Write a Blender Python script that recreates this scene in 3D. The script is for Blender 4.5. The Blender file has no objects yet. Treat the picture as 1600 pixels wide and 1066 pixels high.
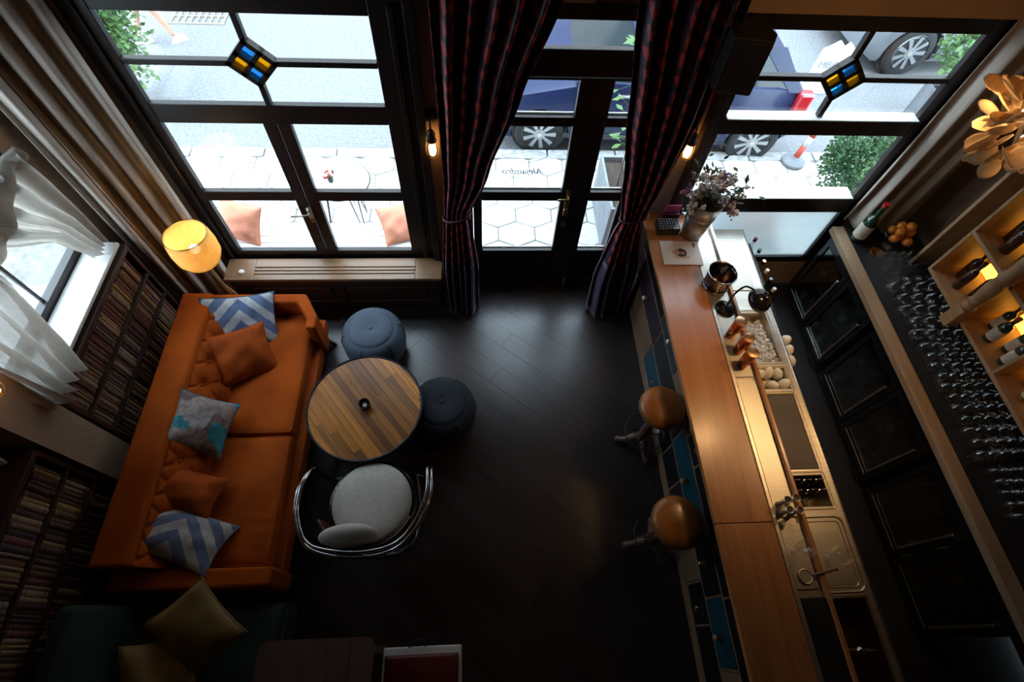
import bpy, bmesh, math, random
from mathutils import Vector, Matrix
random.seed(7)
PI = math.pi
sc = bpy.context.scene
COL = sc.collection
# ------------------------------------------------------------------ camera, sky, exposure
CAM_H = 4.4
def camera():
    yaw, pit, rol = (math.radians(a) for a in (6.718, 59.306, 5.038))
    f0 = Vector((math.sin(yaw), math.cos(yaw), 0)); r0 = Vector((math.cos(yaw), -math.sin(yaw), 0)); u0 = Vector((0, 0, 1))
    f = f0 * math.cos(pit) - u0 * math.sin(pit); u = u0 * math.cos(pit) + f0 * math.sin(pit)
    r = r0 * math.cos(rol) + u * math.sin(rol); u = u * math.cos(rol) - r0 * math.sin(rol)
    cd = bpy.data.cameras.new('camera'); cd.lens = 18.013; cd.sensor_width = 36; cd.clip_start = .02
    o = bpy.data.objects.new('camera', cd); COL.objects.link(o)
    m = Matrix((r, u, -f)).transposed().to_4x4(); m.translation = (0, 0, CAM_H); o.matrix_world = m
    sc.camera = o
camera()
world = bpy.data.worlds.new('sky'); sc.world = world; world.use_nodes = True
bg = world.node_tree.nodes['Background']; bg.inputs[0].default_value = (.70, .87, 1.0, 1); bg.inputs[1].default_value = 12.0
sc.view_settings.view_transform = 'Standard'; sc.view_settings.look = 'None'
sc.view_settings.gamma = 1; sc.view_settings.use_curve_mapping = False; sc.view_settings.exposure = 0.0
def portal(name, loc, rot, sx, sy):                    # sky portals: help the renderer find the windows, give no light themselves
    l = bpy.data.lights.new(name, 'AREA'); l.shape = 'RECTANGLE'; l.size = sx; l.size_y = sy; l.cycles.is_portal = True
    o = bpy.data.objects.new(name, l); COL.objects.link(o); o.location = loc; o.rotation_euler = rot
portal('window_portal', (-1.4, 3.5, 1.6), (-PI/2, 0, 0), 2.1, 2.4)
portal('door_portal', (.62, 3.5, 1.5), (-PI/2, 0, 0), 1.5, 2.7)
portal('bar_window_portal', (2.57, 3.5, 1.6), (-PI/2, 0, 0), 1.7, 2.4)
portal('side_window_portal', (-3.05, 2.13, 2.0), (0, -PI/2, 0), 1.5, 1.4)

# ------------------------------------------------------------------ materials (all procedural)
MATS = {}
def nodes(name):
    m = bpy.data.materials.new(name); m.use_nodes = True; nt = m.node_tree
    return m, nt, nt.nodes['Principled BSDF']
def N(nt, t, **kw):
    n = nt.nodes.new(t)
    for k, v in kw.items(): setattr(n, k, v)
    return n
def c4(c): return (c[0], c[1], c[2], 1)
def ramp(nt, stops, interp='LINEAR'):
    r = N(nt, 'ShaderNodeValToRGB'); cr = r.color_ramp; cr.interpolation = interp
    while len(cr.elements) < len(stops): cr.elements.new(.5)
    for e, (p, c) in zip(cr.elements, stops): e.position = p; e.color = c4(c)
    return r
def coords(nt, scale=(1, 1, 1), rot=(0, 0, 0), src='Object'):
    t = N(nt, 'ShaderNodeTexCoord'); mp = N(nt, 'ShaderNodeMapping')
    mp.inputs['Scale'].default_value = scale; mp.inputs['Rotation'].default_value = rot
    nt.links.new(t.outputs[src], mp.inputs[0]); return mp.outputs[0]
def pm(name, c1, c2=None, scale=6., stretch=(1, 1, 1), rot=(0, 0, 0), rough=.5, metal=0., bump=0., sheen=0., coat=0., spec=.5, detail=4., rvar=0., stops=None, sheen_tint=None):
    """principled surface with a two-tone noise, optional relief"""
    if name in MATS: return MATS[name]
    m, nt, b = nodes(name); L = nt.links.new
    c2 = c2 or tuple(x * .75 for x in c1)
    nz = N(nt, 'ShaderNodeTexNoise'); nz.inputs['Scale'].default_value = scale; nz.inputs['Detail'].default_value = detail
    L(coords(nt, stretch, rot), nz.inputs['Vector'])
    r = ramp(nt, stops or [(.32, c1), (.68, c2)]); L(nz.outputs['Fac'], r.inputs[0]); L(r.outputs[0], b.inputs['Base Color'])
    b.inputs['Roughness'].default_value = rough; b.inputs['Metallic'].default_value = metal
    b.inputs['Specular IOR Level'].default_value = spec
    if sheen: b.inputs['Sheen Weight'].default_value = sheen; b.inputs['Sheen Roughness'].default_value = .4; b.inputs['Sheen Tint'].default_value = c4(sheen_tint or c1)
    if coat: b.inputs['Coat Weight'].default_value = coat; b.inputs['Coat Roughness'].default_value = .15
    if rvar:
        mr = N(nt, 'ShaderNodeMapRange'); mr.inputs['To Min'].default_value = rough - rvar; mr.inputs['To Max'].default_value = rough + rvar
        L(nz.outputs['Fac'], mr.inputs[0]); L(mr.outputs[0], b.inputs['Roughness'])
    if bump:
        n2 = N(nt, 'ShaderNodeTexNoise'); n2.inputs['Scale'].default_value = scale * 6; n2.inputs['Detail'].default_value = 5
        L(coords(nt, stretch, rot), n2.inputs['Vector'])
        bp = N(nt, 'ShaderNodeBump'); bp.inputs['Strength'].default_value = bump; bp.inputs['Distance'].default_value = .01
        L(n2.outputs['Fac'], bp.inputs['Height']); L(bp.outputs[0], b.inputs['Normal'])
    MATS[name] = m; return m
def wood(name, c1, c2, axis='y', rough=.4, vary=0., coat=0., scale=5., bump=.15, tones=None):
    """grain stretched along one axis; vary shifts the tone from piece to piece"""
    st = {'x': (.12, 1.6, 1.6), 'y': (1.6, .12, 1.6), 'z': (1.6, 1.6, .12)}[axis]
    m, nt, b = nodes(name); L = nt.links.new
    co = coords(nt, st)
    inf = N(nt, 'ShaderNodeObjectInfo')
    ad = N(nt, 'ShaderNodeVectorMath', operation='MULTIPLY_ADD'); ad.inputs[1].default_value = (7, 9, 5)
    L(inf.outputs['Random'], ad.inputs[0]); L(co, ad.inputs[2])
    nz = N(nt, 'ShaderNodeTexNoise'); nz.inputs['Scale'].default_value = scale * 2; nz.inputs['Detail'].default_value = 8; nz.inputs['Roughness'].default_value = .65; nz.inputs['Distortion'].default_value = .6
    L(ad.outputs[0], nz.inputs['Vector'])
    mid = tuple((a + c) / 2 for a, c in zip(c1, c2))
    r = ramp(nt, [(.3, c2), (.5, mid), (.7, c1)]); L(nz.outputs['Fac'], r.inputs[0])
    out = r.outputs[0]
    if vary:
        hs = N(nt, 'ShaderNodeHueSaturation'); mr = N(nt, 'ShaderNodeMapRange'); mr.inputs['To Min'].default_value = 1 - vary; mr.inputs['To Max'].default_value = 1 + vary
        L(inf.outputs['Random'], mr.inputs[0]); L(mr.outputs[0], hs.inputs['Value']); L(out, hs.inputs['Color']); out = hs.outputs[0]
    if tones:
        tr = ramp(nt, tones, 'CONSTANT'); mx = N(nt, 'ShaderNodeMixRGB', blend_type='MULTIPLY'); mx.inputs[0].default_value = 1
        L(MT(nt, 'FRACT', MT(nt, 'MULTIPLY', inf.outputs['Random'], 7.31)), tr.inputs[0]); L(out, mx.inputs[1]); L(tr.outputs[0], mx.inputs[2]); out = mx.outputs[0]
    L(out, b.inputs['Base Color']); b.inputs['Roughness'].default_value = rough
    if coat: b.inputs['Coat Weight'].default_value = coat; b.inputs['Coat Roughness'].default_value = .2
    bp = N(nt, 'ShaderNodeBump'); bp.inputs['Strength'].default_value = bump; bp.inputs['Distance'].default_value = .004
    L(nz.outputs['Fac'], bp.inputs['Height']); L(bp.outputs[0], b.inputs['Normal'])
    MATS[name] = m; return m
def glass(name, tint=(1, 1, 1), refl=.05, rough=0., rim=.6):
    """thin glass: transparent, mirror-like towards grazing angles"""
    m = bpy.data.materials.new(name); m.use_nodes = True; nt = m.node_tree; nt.nodes.clear(); L = nt.links.new
    o = N(nt, 'ShaderNodeOutputMaterial'); mx = N(nt, 'ShaderNodeMixShader')
    t = N(nt, 'ShaderNodeBsdfTransparent'); t.inputs[0].default_value = c4(tint)
    g = N(nt, 'ShaderNodeBsdfGlossy'); g.inputs['Roughness'].default_value = rough; g.inputs[0].default_value = (1, 1, 1, 1)
    lw = N(nt, 'ShaderNodeLayerWeight'); lw.inputs['Blend'].default_value = .25
    mr = N(nt, 'ShaderNodeMapRange'); mr.inputs['To Min'].default_value = refl; mr.inputs['To Max'].default_value = rim
    L(lw.outputs['Facing'], mr.inputs[0]); pw = N(nt, 'ShaderNodeMath', operation='POWER'); pw.inputs[1].default_value = 2.
    L(lw.outputs['Facing'], pw.inputs[0]); L(pw.outputs[0], mr.inputs[0])
    L(mr.outputs[0], mx.inputs[0]); L(t.outputs[0], mx.inputs[1]); L(g.outputs[0], mx.inputs[2]); L(mx.outputs[0], o.inputs[0])
    MATS[name] = m; return m
def thin_cloth(name, c, transp=.15, transl=.5):
    m = bpy.data.materials.new(name); m.use_nodes = True; nt = m.node_tree; nt.nodes.clear(); L = nt.links.new
    o = N(nt, 'ShaderNodeOutputMaterial'); a = N(nt, 'ShaderNodeMixShader'); a2 = N(nt, 'ShaderNodeMixShader')
    d = N(nt, 'ShaderNodeBsdfDiffuse'); tl = N(nt, 'ShaderNodeBsdfTranslucent'); tp = N(nt, 'ShaderNodeBsdfTransparent')
    nz = N(nt, 'ShaderNodeTexNoise'); nz.inputs['Scale'].default_value = 60; L(coords(nt, (1, 1, .2)), nz.inputs['Vector'])
    r = ramp(nt, [(.3, c), (.7, tuple(x * .85 for x in c))]); L(nz.outputs['Fac'], r.inputs[0]); L(r.outputs[0], d.inputs[0]); L(r.outputs[0], tl.inputs[0])
    a.inputs[0].default_value = transl; a2.inputs[0].default_value = transp
    L(d.outputs[0], a.inputs[1]); L(tl.outputs[0], a.inputs[2]); L(a.outputs[0], a2.inputs[1]); L(tp.outputs[0], a2.inputs[2]); L(a2.outputs[0], o.inputs[0])
    MATS[name] = m; return m
def frosted(name):
    m = bpy.data.materials.new(name); m.use_nodes = True; nt = m.node_tree; nt.nodes.clear(); L = nt.links.new
    o = N(nt, 'ShaderNodeOutputMaterial'); a = N(nt, 'ShaderNodeMixShader'); a.inputs[0].default_value = .55
    g = N(nt, 'ShaderNodeBsdfGlass'); g.inputs['Roughness'].default_value = .5; g.inputs['IOR'].default_value = 1.25; g.inputs[0].default_value = (.8, .86, .87, 1)
    t = N(nt, 'ShaderNodeBsdfTranslucent'); nz = N(nt, 'ShaderNodeTexNoise'); nz.inputs['Scale'].default_value = 4; r = ramp(nt, [(.3, (.42, .45, .46)), (.7, (.34, .37, .38))]); L(nz.outputs['Fac'], r.inputs[0]); L(r.outputs[0], t.inputs[0])
    L(t.outputs[0], a.inputs[1]); L(g.outputs[0], a.inputs[2]); L(a.outputs[0], o.inputs[0]); MATS[name] = m; return m
def emit(name, c, s):
    m, nt, b = nodes(name); b.inputs['Base Color'].default_value = c4(c); b.inputs['Emission Color'].default_value = c4(c); b.inputs['Emission Strength'].default_value = s
    MATS[name] = m; return m
def random_tone(name, stops, rough=.6, scale=30., stretch=(1, 1, 1), bump=.1):
    """one colour per object out of a palette, with fine wear"""
    m, nt, b = nodes(name); L = nt.links.new
    inf = N(nt, 'ShaderNodeObjectInfo'); r = ramp(nt, stops, 'CONSTANT'); L(inf.outputs['Random'], r.inputs[0])
    nz = N(nt, 'ShaderNodeTexNoise'); nz.inputs['Scale'].default_value = scale; L(coords(nt, stretch), nz.inputs['Vector'])
    mr = N(nt, 'ShaderNodeMapRange'); mr.inputs['To Min'].default_value = .6; mr.inputs['To Max'].default_value = 1.25; L(nz.outputs['Fac'], mr.inputs[0])
    hs = N(nt, 'ShaderNodeHueSaturation'); L(r.outputs[0], hs.inputs['Color']); L(mr.outputs[0], hs.inputs['Value']); L(hs.outputs[0], b.inputs['Base Color'])
    b.inputs['Roughness'].default_value = rough
    bp = N(nt, 'ShaderNodeBump'); bp.inputs['Strength'].default_value = bump; bp.inputs['Distance'].default_value = .005; L(nz.outputs['Fac'], bp.inputs['Height']); L(bp.outputs[0], b.inputs['Normal'])
    MATS[name] = m; return m
def MT(nt, op, a, b=None):
    n = N(nt, 'ShaderNodeMath', operation=op)
    for i, v in enumerate((a, b)):
        if v is None: continue
        if isinstance(v, (int, float)): n.inputs[i].default_value = v
        else: nt.links.new(v, n.inputs[i])
    return n.outputs[0]
def chevron(name, cols, freq=5., k=1.0, ofs=0.):
    """woven chevron stripes in the cushion's own x/y"""
    m, nt, b = nodes(name); L = nt.links.new
    nz = N(nt, 'ShaderNodeTexNoise'); nz.inputs['Scale'].default_value = 25; co = coords(nt); L(co, nz.inputs['Vector'])
    s = N(nt, 'ShaderNodeSeparateXYZ'); L(co, s.inputs[0])
    v = MT(nt, 'ADD', MT(nt, 'MULTIPLY', MT(nt, 'ABSOLUTE', s.outputs[0]), k), s.outputs[1])
    v = MT(nt, 'ADD', MT(nt, 'MULTIPLY', v, freq), MT(nt, 'MULTIPLY', nz.outputs['Fac'], .12))
    v = MT(nt, 'FRACT', MT(nt, 'ADD', v, 10.3 + ofs))
    r = ramp(nt, [(0, cols[0]), (.52, cols[1])], 'CONSTANT'); L(v, r.inputs[0])
    mx = N(nt, 'ShaderNodeMixRGB', blend_type='MULTIPLY'); mx.inputs[0].default_value = .6; r2 = ramp(nt, [(.35, (.55, .55, .6)), (.6, (1, 1, 1))])
    n2 = N(nt, 'ShaderNodeTexNoise'); n2.inputs['Scale'].default_value = 14; n2.inputs['Detail'].default_value = 8; L(co, n2.inputs['Vector'])
    L(n2.outputs['Fac'], r2.inputs[0]); L(r.outputs[0], mx.inputs[1]); L(r2.outputs[0], mx.inputs[2]); L(mx.outputs[0], b.inputs['Base Color'])
    b.inputs['Roughness'].default_value = .9; b.inputs['Sheen Weight'].default_value = .2; MATS[name] = m; return m
def patchwork(name):
    m, nt, b = nodes(name); L = nt.links.new
    co = coords(nt, (7, 7, 0), (0, 0, .25)); vo = N(nt, 'ShaderNodeTexVoronoi'); vo.distance = 'CHEBYCHEV'; vo.inputs['Scale'].default_value = 1.; vo.inputs['Randomness'].default_value = .9
    L(co, vo.inputs['Vector']); s = N(nt, 'ShaderNodeSeparateColor'); L(vo.outputs['Color'], s.inputs[0])
    r = ramp(nt, [(0, (.05, .30, .37)), (.24, (.36, .28, .26)), (.45, (.20, .13, .12)), (.62, (.42, .38, .37)), (.78, (.04, .24, .33)), (.86, (.22, .17, .14))], 'CONSTANT'); L(s.outputs[0], r.inputs[0])
    n2 = N(nt, 'ShaderNodeTexNoise'); n2.inputs['Scale'].default_value = 30; n2.inputs['Detail'].default_value = 6; L(coords(nt), n2.inputs['Vector'])
    r2 = ramp(nt, [(.35, (.5, .5, .5)), (.62, (1.1, 1.1, 1.1))]); L(n2.outputs['Fac'], r2.inputs[0])
    mx = N(nt, 'ShaderNodeMixRGB', blend_type='MULTIPLY'); mx.inputs[0].default_value = .8; L(r.outputs[0], mx.inputs[1]); L(r2.outputs[0], mx.inputs[2]); L(mx.outputs[0], b.inputs['Base Color'])
    b.inputs['Roughness'].default_value = .85; MATS[name] = m; return m
def damask(name):
    """plum velvet with rows of red woven lozenges"""
    m, nt, b = nodes(name); L = nt.links.new
    co = coords(nt, src='UV'); s = N(nt, 'ShaderNodeSeparateXYZ'); L(co, s.inputs[0])
    nz = N(nt, 'ShaderNodeTexNoise'); nz.inputs['Scale'].default_value = 9; nz.inputs['Detail'].default_value = 5; L(co, nz.inputs['Vector'])
    sx = MT(nt, 'SINE', MT(nt, 'ADD', MT(nt, 'MULTIPLY', s.outputs[0], 70.), MT(nt, 'MULTIPLY', nz.outputs['Fac'], 6.)))
    sy = MT(nt, 'SINE', MT(nt, 'ADD', MT(nt, 'MULTIPLY', s.outputs[1], 60.), MT(nt, 'MULTIPLY', s.outputs[0], 15.)))
    v = MT(nt, 'ADD', MT(nt, 'MULTIPLY', MT(nt, 'ADD', sx, sy), .25), MT(nt, 'MULTIPLY', nz.outputs['Fac'], .9))
    r = ramp(nt, [(.40, (.012, .003, .009)), (.52, (.040, .007, .018)), (.60, (.42, .028, .026))]); L(v, r.inputs[0]); L(r.outputs[0], b.inputs['Base Color'])
    b.inputs['Roughness'].default_value = .5; b.inputs['Sheen Weight'].default_value = .35; b.inputs['Sheen Tint'].default_value = (.5, .25, .45, 1)
    MATS[name] = m; return m
def perforated(name, c, rough=.28, scale=90.):
    m, nt, b = nodes(name); L = nt.links.new
    s = N(nt, 'ShaderNodeSeparateXYZ'); L(coords(nt), s.inputs[0])
    fx = MT(nt, 'SUBTRACT', MT(nt, 'FRACT', MT(nt, 'MULTIPLY', s.outputs[0], scale)), .5); fy = MT(nt, 'SUBTRACT', MT(nt, 'FRACT', MT(nt, 'MULTIPLY', s.outputs[1], scale)), .5)
    d = MT(nt, 'ADD', MT(nt, 'MULTIPLY', fx, fx), MT(nt, 'MULTIPLY', fy, fy)); h = MT(nt, 'GREATER_THAN', d, .07)
    r = ramp(nt, [(0, tuple(x * .12 for x in c)), (1, c)]); L(h, r.inputs[0]); L(r.outputs[0], b.inputs['Base Color']); b.inputs['Metallic'].default_value = 1; b.inputs['Roughness'].default_value = rough
    MATS[name] = m; return m
def cover_print(name):
    """magazine cover: pale ground, dark round head wreathed in flowers, title strip"""
    m, nt, b = nodes(name); L = nt.links.new
    co = coords(nt); s = N(nt, 'ShaderNodeSeparateXYZ'); L(co, s.inputs[0])
    def disc(cx, cy, rx, ry, col, prev, wob=.3):
        nz = N(nt, 'ShaderNodeTexNoise'); nz.inputs['Scale'].default_value = 60; L(co, nz.inputs['Vector'])
        x = MT(nt, 'DIVIDE', MT(nt, 'SUBTRACT', s.outputs[0], cx), rx); y = MT(nt, 'DIVIDE', MT(nt, 'SUBTRACT', s.outputs[1], cy), ry)
        q = MT(nt, 'ADD', MT(nt, 'ADD', MT(nt, 'MULTIPLY', x, x), MT(nt, 'MULTIPLY', y, y)), MT(nt, 'MULTIPLY', MT(nt, 'SUBTRACT', nz.outputs['Fac'], .5), wob * 4))
        mx = N(nt, 'ShaderNodeMixRGB'); L(MT(nt, 'LESS_THAN', q, 1.), mx.inputs[0]); L(prev, mx.inputs[1]); mx.inputs[2].default_value = c4(col); return mx.outputs[0]
    base = N(nt, 'ShaderNodeRGB'); base.outputs[0].default_value = (.62, .58, .56, 1); o = base.outputs[0]
    o = disc(0, -.045, .07, .022, (.55, .36, .26), o, .6); o = disc(0, 0, .048, .046, (.03, .025, .03), o, .1); o = disc(-.045, .005, .03, .035, (.45, .25, .22), o, .9); o = disc(.012, -.004, .018, .016, (.5, .2, .16), o, .1)
    o = disc(.125, .085, .012, .03, (.12, .14, .16), o, .8)
    L(o, b.inputs['Base Color']); b.inputs['Roughness'].default_value = .35; MATS[name] = m; return m

floor_m = wood('floor_boards', (.034, .022, .020), (.020, .013, .012), 'x', rough=.30, vary=.12, scale=4, bump=.25)
frame_m = wood('dark_frame', (.020, .012, .011), (.009, .006, .006), 'z', rough=.38, scale=6)
plaster = pm('beige_plaster', (.42, .30, .21), (.34, .24, .17), 3, rough=.8, bump=.3)
darkwall = pm('dark_paint', (.035, .024, .02), (.025, .018, .016), 3, rough=.7, bump=.2)
warmwood = wood('bench_oak', (.30, .17, .09), (.20, .10, .05), 'x', rough=.35, scale=4)
darkwood = wood('dark_walnut', (.055, .028, .018), (.028, .014, .01), 'x', rough=.4, scale=4)
barwood = wood('bar_oak', (.50, .205, .068), (.29, .103, .032), 'y', rough=.32, vary=.08, coat=.25, scale=4.5)
palewood = wood('pale_oak', (.40, .27, .16), (.27, .17, .10), 'y', rough=.5, scale=5)
shelfwood = wood('shelf_oak', (.42, .25, .13), (.30, .17, .08), 'y', rough=.5, scale=5)
velvet = pm('orange_velvet', (.46, .082, .003), (.33, .054, .002), 4, rough=.85, bump=.12, spec=.2, sheen=.04, sheen_tint=(.9, .45, .2))
velvet_dk = pm('rust_velvet', (.50, .085, .004), (.28, .044, .003), 5, rough=.8, bump=.15, spec=.25, sheen=.06, sheen_tint=(.9, .45, .2))
greenvel = pm('green_velvet', (.018, .045, .036), (.010, .028, .024), 4, rough=.8, bump=.1, sheen=.25, sheen_tint=(.3, .5, .45))
ochre = pm('ochre_satin', (.42, .29, .11), (.32, .21, .075), 5, rough=.55, bump=.1, sheen=.3)
steel = pm('brushed_steel', (.66, .60, .52), (.54, .48, .41), 4, (1, 12, 1), rough=.40, metal=1, rvar=.06)
chrome = pm('chrome', (.55, .56, .58), (.48, .49, .50), 2, rough=.08, metal=1)
copper = pm('copper', (.62, .27, .13), (.50, .20, .09), 3, (1, 1, 8), rough=.22, metal=1)
brass = pm('brass', (.55, .38, .14), (.42, .28, .10), 6, rough=.28, metal=1)
black = pm('black_metal', (.012, .012, .013), (.02, .02, .02), 8, rough=.4)
blackgl = pm('black_gloss', (.008, .008, .009), (.012, .012, .012), 5, rough=.15)
rubber = pm('grey_rubber_mat', (.10, .085, .08), (.075, .065, .06), 5, rough=.6, bump=.2)
white_m = pm('white_ceramic', (.82, .79, .73), (.74, .71, .65), 5, rough=.35)
cream = pm('cream_fabric', (.66, .62, .57), (.58, .54, .49), 30, rough=.9, bump=.15)
linen = pm('beige_drape', (.46, .39, .33), (.37, .31, .26), 8, (3, 3, .3), rough=.85, bump=.1)
pouf_a = pm('slate_blue_fabric', (.10, .13, .18), (.085, .11, .155), 40, rough=.85, bump=.1, sheen=.2)
pouf_b = pm('navy_fabric', (.013, .018, .030), (.010, .014, .024), 40, rough=.85, bump=.1, sheen=.15)
leather = pm('tan_leather', (.36, .125, .022), (.25, .078, .012), 4, rough=.34, bump=.1, coat=.15)
turned = wood('turned_walnut', (.14, .065, .05), (.07, .032, .026), 'z', rough=.4, scale=4)
teal = pm('teal_paint', (.006, .058, .085), (.005, .042, .065), 5, rough=.4, bump=.1)
blackpaint = pm('black_paint', (.007, .007, .009), (.005, .005, .006), 5, rough=.4, bump=.1)
plumpaint = pm('plum_paint', (.035, .016, .028), (.025, .012, .02), 5, rough=.45)
redleather = pm('red_leather', (.13, .012, .008), (.085, .008, .006), 4, rough=.4, bump=.1)
white_paint = pm('white_paint', (.68, .67, .65), (.6, .59, .57), 4, rough=.45)
asphalt = pm('asphalt', (.19, .19, .195), (.13, .13, .135), 25, rough=.95, bump=.4)
stone_m = random_tone('pale_paver', [(0, (.44, .43, .41)), (.25, (.50, .48, .45)), (.5, (.47, .46, .45)), (.75, (.41, .40, .39))], .85, 14, bump=.4)
curb_m = pm('kerb_stone', (.36, .36, .36), (.22, .22, .22), 12, rough=.9, bump=.5)
leaf_m = pm('shrub_leaf', (.055, .13, .04), (.02, .06, .022), 5, rough=.6)
leaf2_m = pm('bright_leaf', (.10, .19, .05), (.04, .10, .03), 5, rough=.55)
bark = pm('bark', (.10, .07, .05), (.06, .04, .03), 10, rough=.9, bump=.4)
carblue = pm('blue_car_paint', (.007, .014, .055), (.005, .011, .042), 2, rough=.42, coat=.25, spec=.3)
cargrey = pm('silver_car_paint', (.22, .23, .25), (.18, .19, .21), 2, rough=.3, coat=1., metal=.4)
tyre = pm('tyre_rubber', (.012, .012, .013), (.018, .018, .018), 10, rough=.8)
alloy = pm('alloy', (.36, .37, .38), (.31, .32, .33), 3, rough=.3, metal=.7)
redlamp = pm('red_lens', (.42, .012, .02), (.30, .01, .015), 6, rough=.12, coat=1)
skin = pm('skin', (.55, .32, .23), (.47, .26, .19), 6, rough=.6)
orange_f = pm('orange_fruit', (.75, .23, .02), (.65, .17, .015), 12, rough=.45, bump=.2)
salmon = pm('salmon_fabric', (.62, .24, .15), (.54, .20, .12), 12, rough=.9, bump=.2)
red_p = pm('red_plastic', (.50, .06, .03), (.40, .045, .025), 4, rough=.5)
concrete = pm('grey_planter', (.20, .21, .23), (.15, .16, .17), 5, rough=.8, bump=.2)
pane_m = glass('window_pane', (.97, .99, 1.0), .03, 0, .5)
clear = glass('clear_glass', (.97, .98, .985), .09, .02, .55)
blue_gl = glass('blue_glass', (.16, .55, .92), .04, 0, .4)
amber_gl = glass('amber_glass', (1., .62, .06), .04, 0, .4)
cab_gl = glass('cabinet_glass', (.55, .60, .60), .13, .05, .6)
car_gl = pm('car_window', (.012, .018, .022), (.02, .026, .03), 2, rough=.08, spec=.4)
green_b = pm('green_bottle', (.010, .035, .018), (.015, .045, .022), 3, rough=.06, coat=1)
brown_b = pm('brown_bottle', (.05, .016, .005), (.03, .010, .004), 3, rough=.06, coat=1)
amber_b = pm('amber_spirit', (.40, .14, .015), (.30, .09, .01), 3, rough=.07, coat=1)
label_m = pm('paper_label', (.60, .55, .45), (.5, .45, .36), 20, rough=.8)
blue_p = pm('blue_label', (.05, .12, .38), (.04, .09, .3), 10, rough=.5)
pink_p = pm('pink_card', (.75, .13, .30), (.65, .10, .25), 10, rough=.7)
maroon = pm('maroon_card', (.11, .012, .02), (.08, .01, .015), 10, rough=.7)
petal_m = thin_cloth('shell_petal', (.78, .58, .34), .0, .35)
sheer = thin_cloth('sheer_curtain', (.42, .37, .32), .10, .45)
frost = frosted('frosted_glass')
damask_m = damask('plum_damask')
plum_plain = pm('plum_border', (.055, .035, .06), (.04, .025, .045), 6, (4, 4, .4), rough=.5, sheen=.4, sheen_tint=(.6, .5, .7))
chev_a = chevron('chevron_weave', ((.10, .15, .27), (.46, .48, .50)), 5.4, 1.0)
chev_b = chevron('chevron_stripe', ((.15, .18, .30), (.50, .48, .46)), 6.0, .9, .2)
patch_m = patchwork('patchwork_weave')
perf = perforated('perforated_steel', (.66, .60, .52), .42)
cover_m = cover_print('cover_print')
book_m = random_tone('old_bindings', [(0, (0.165, 0.068, 0.045)), (.16, (0.240, 0.135, 0.083)), (.3, (0.105, 0.042, 0.033)), (.42, (0.330, 0.210, 0.135)), (.52, (0.135, 0.075, 0.060)), (.64, (0.195, 0.068, 0.053)), (.74, (0.375, 0.240, 0.090)), (.82, (0.075, 0.053, 0.053)), (.9, (0.255, 0.165, 0.120))], .65, 40)
tabletop_m = wood('reclaimed_wood', (.74, .34, .08), (.22, .09, .032), 'x', rough=.36, vary=.35, scale=5, bump=.3, tones=[(0, (1, .85, .6)), (.2, (.55, .48, .55)), (.38, (1.1, .9, .6)), (.55, (.7, .55, .5)), (.72, (.95, .8, .55)), (.86, (.6, .6, .65))])
bulb_m = emit('warm_filament', (1., .50, .14), 14.)
bulb3_m = emit('lamp_bulb', (1., .85, .6), 45.)
bulb2_m = emit('warm_bulb', (1., .80, .50), 9.)
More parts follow.
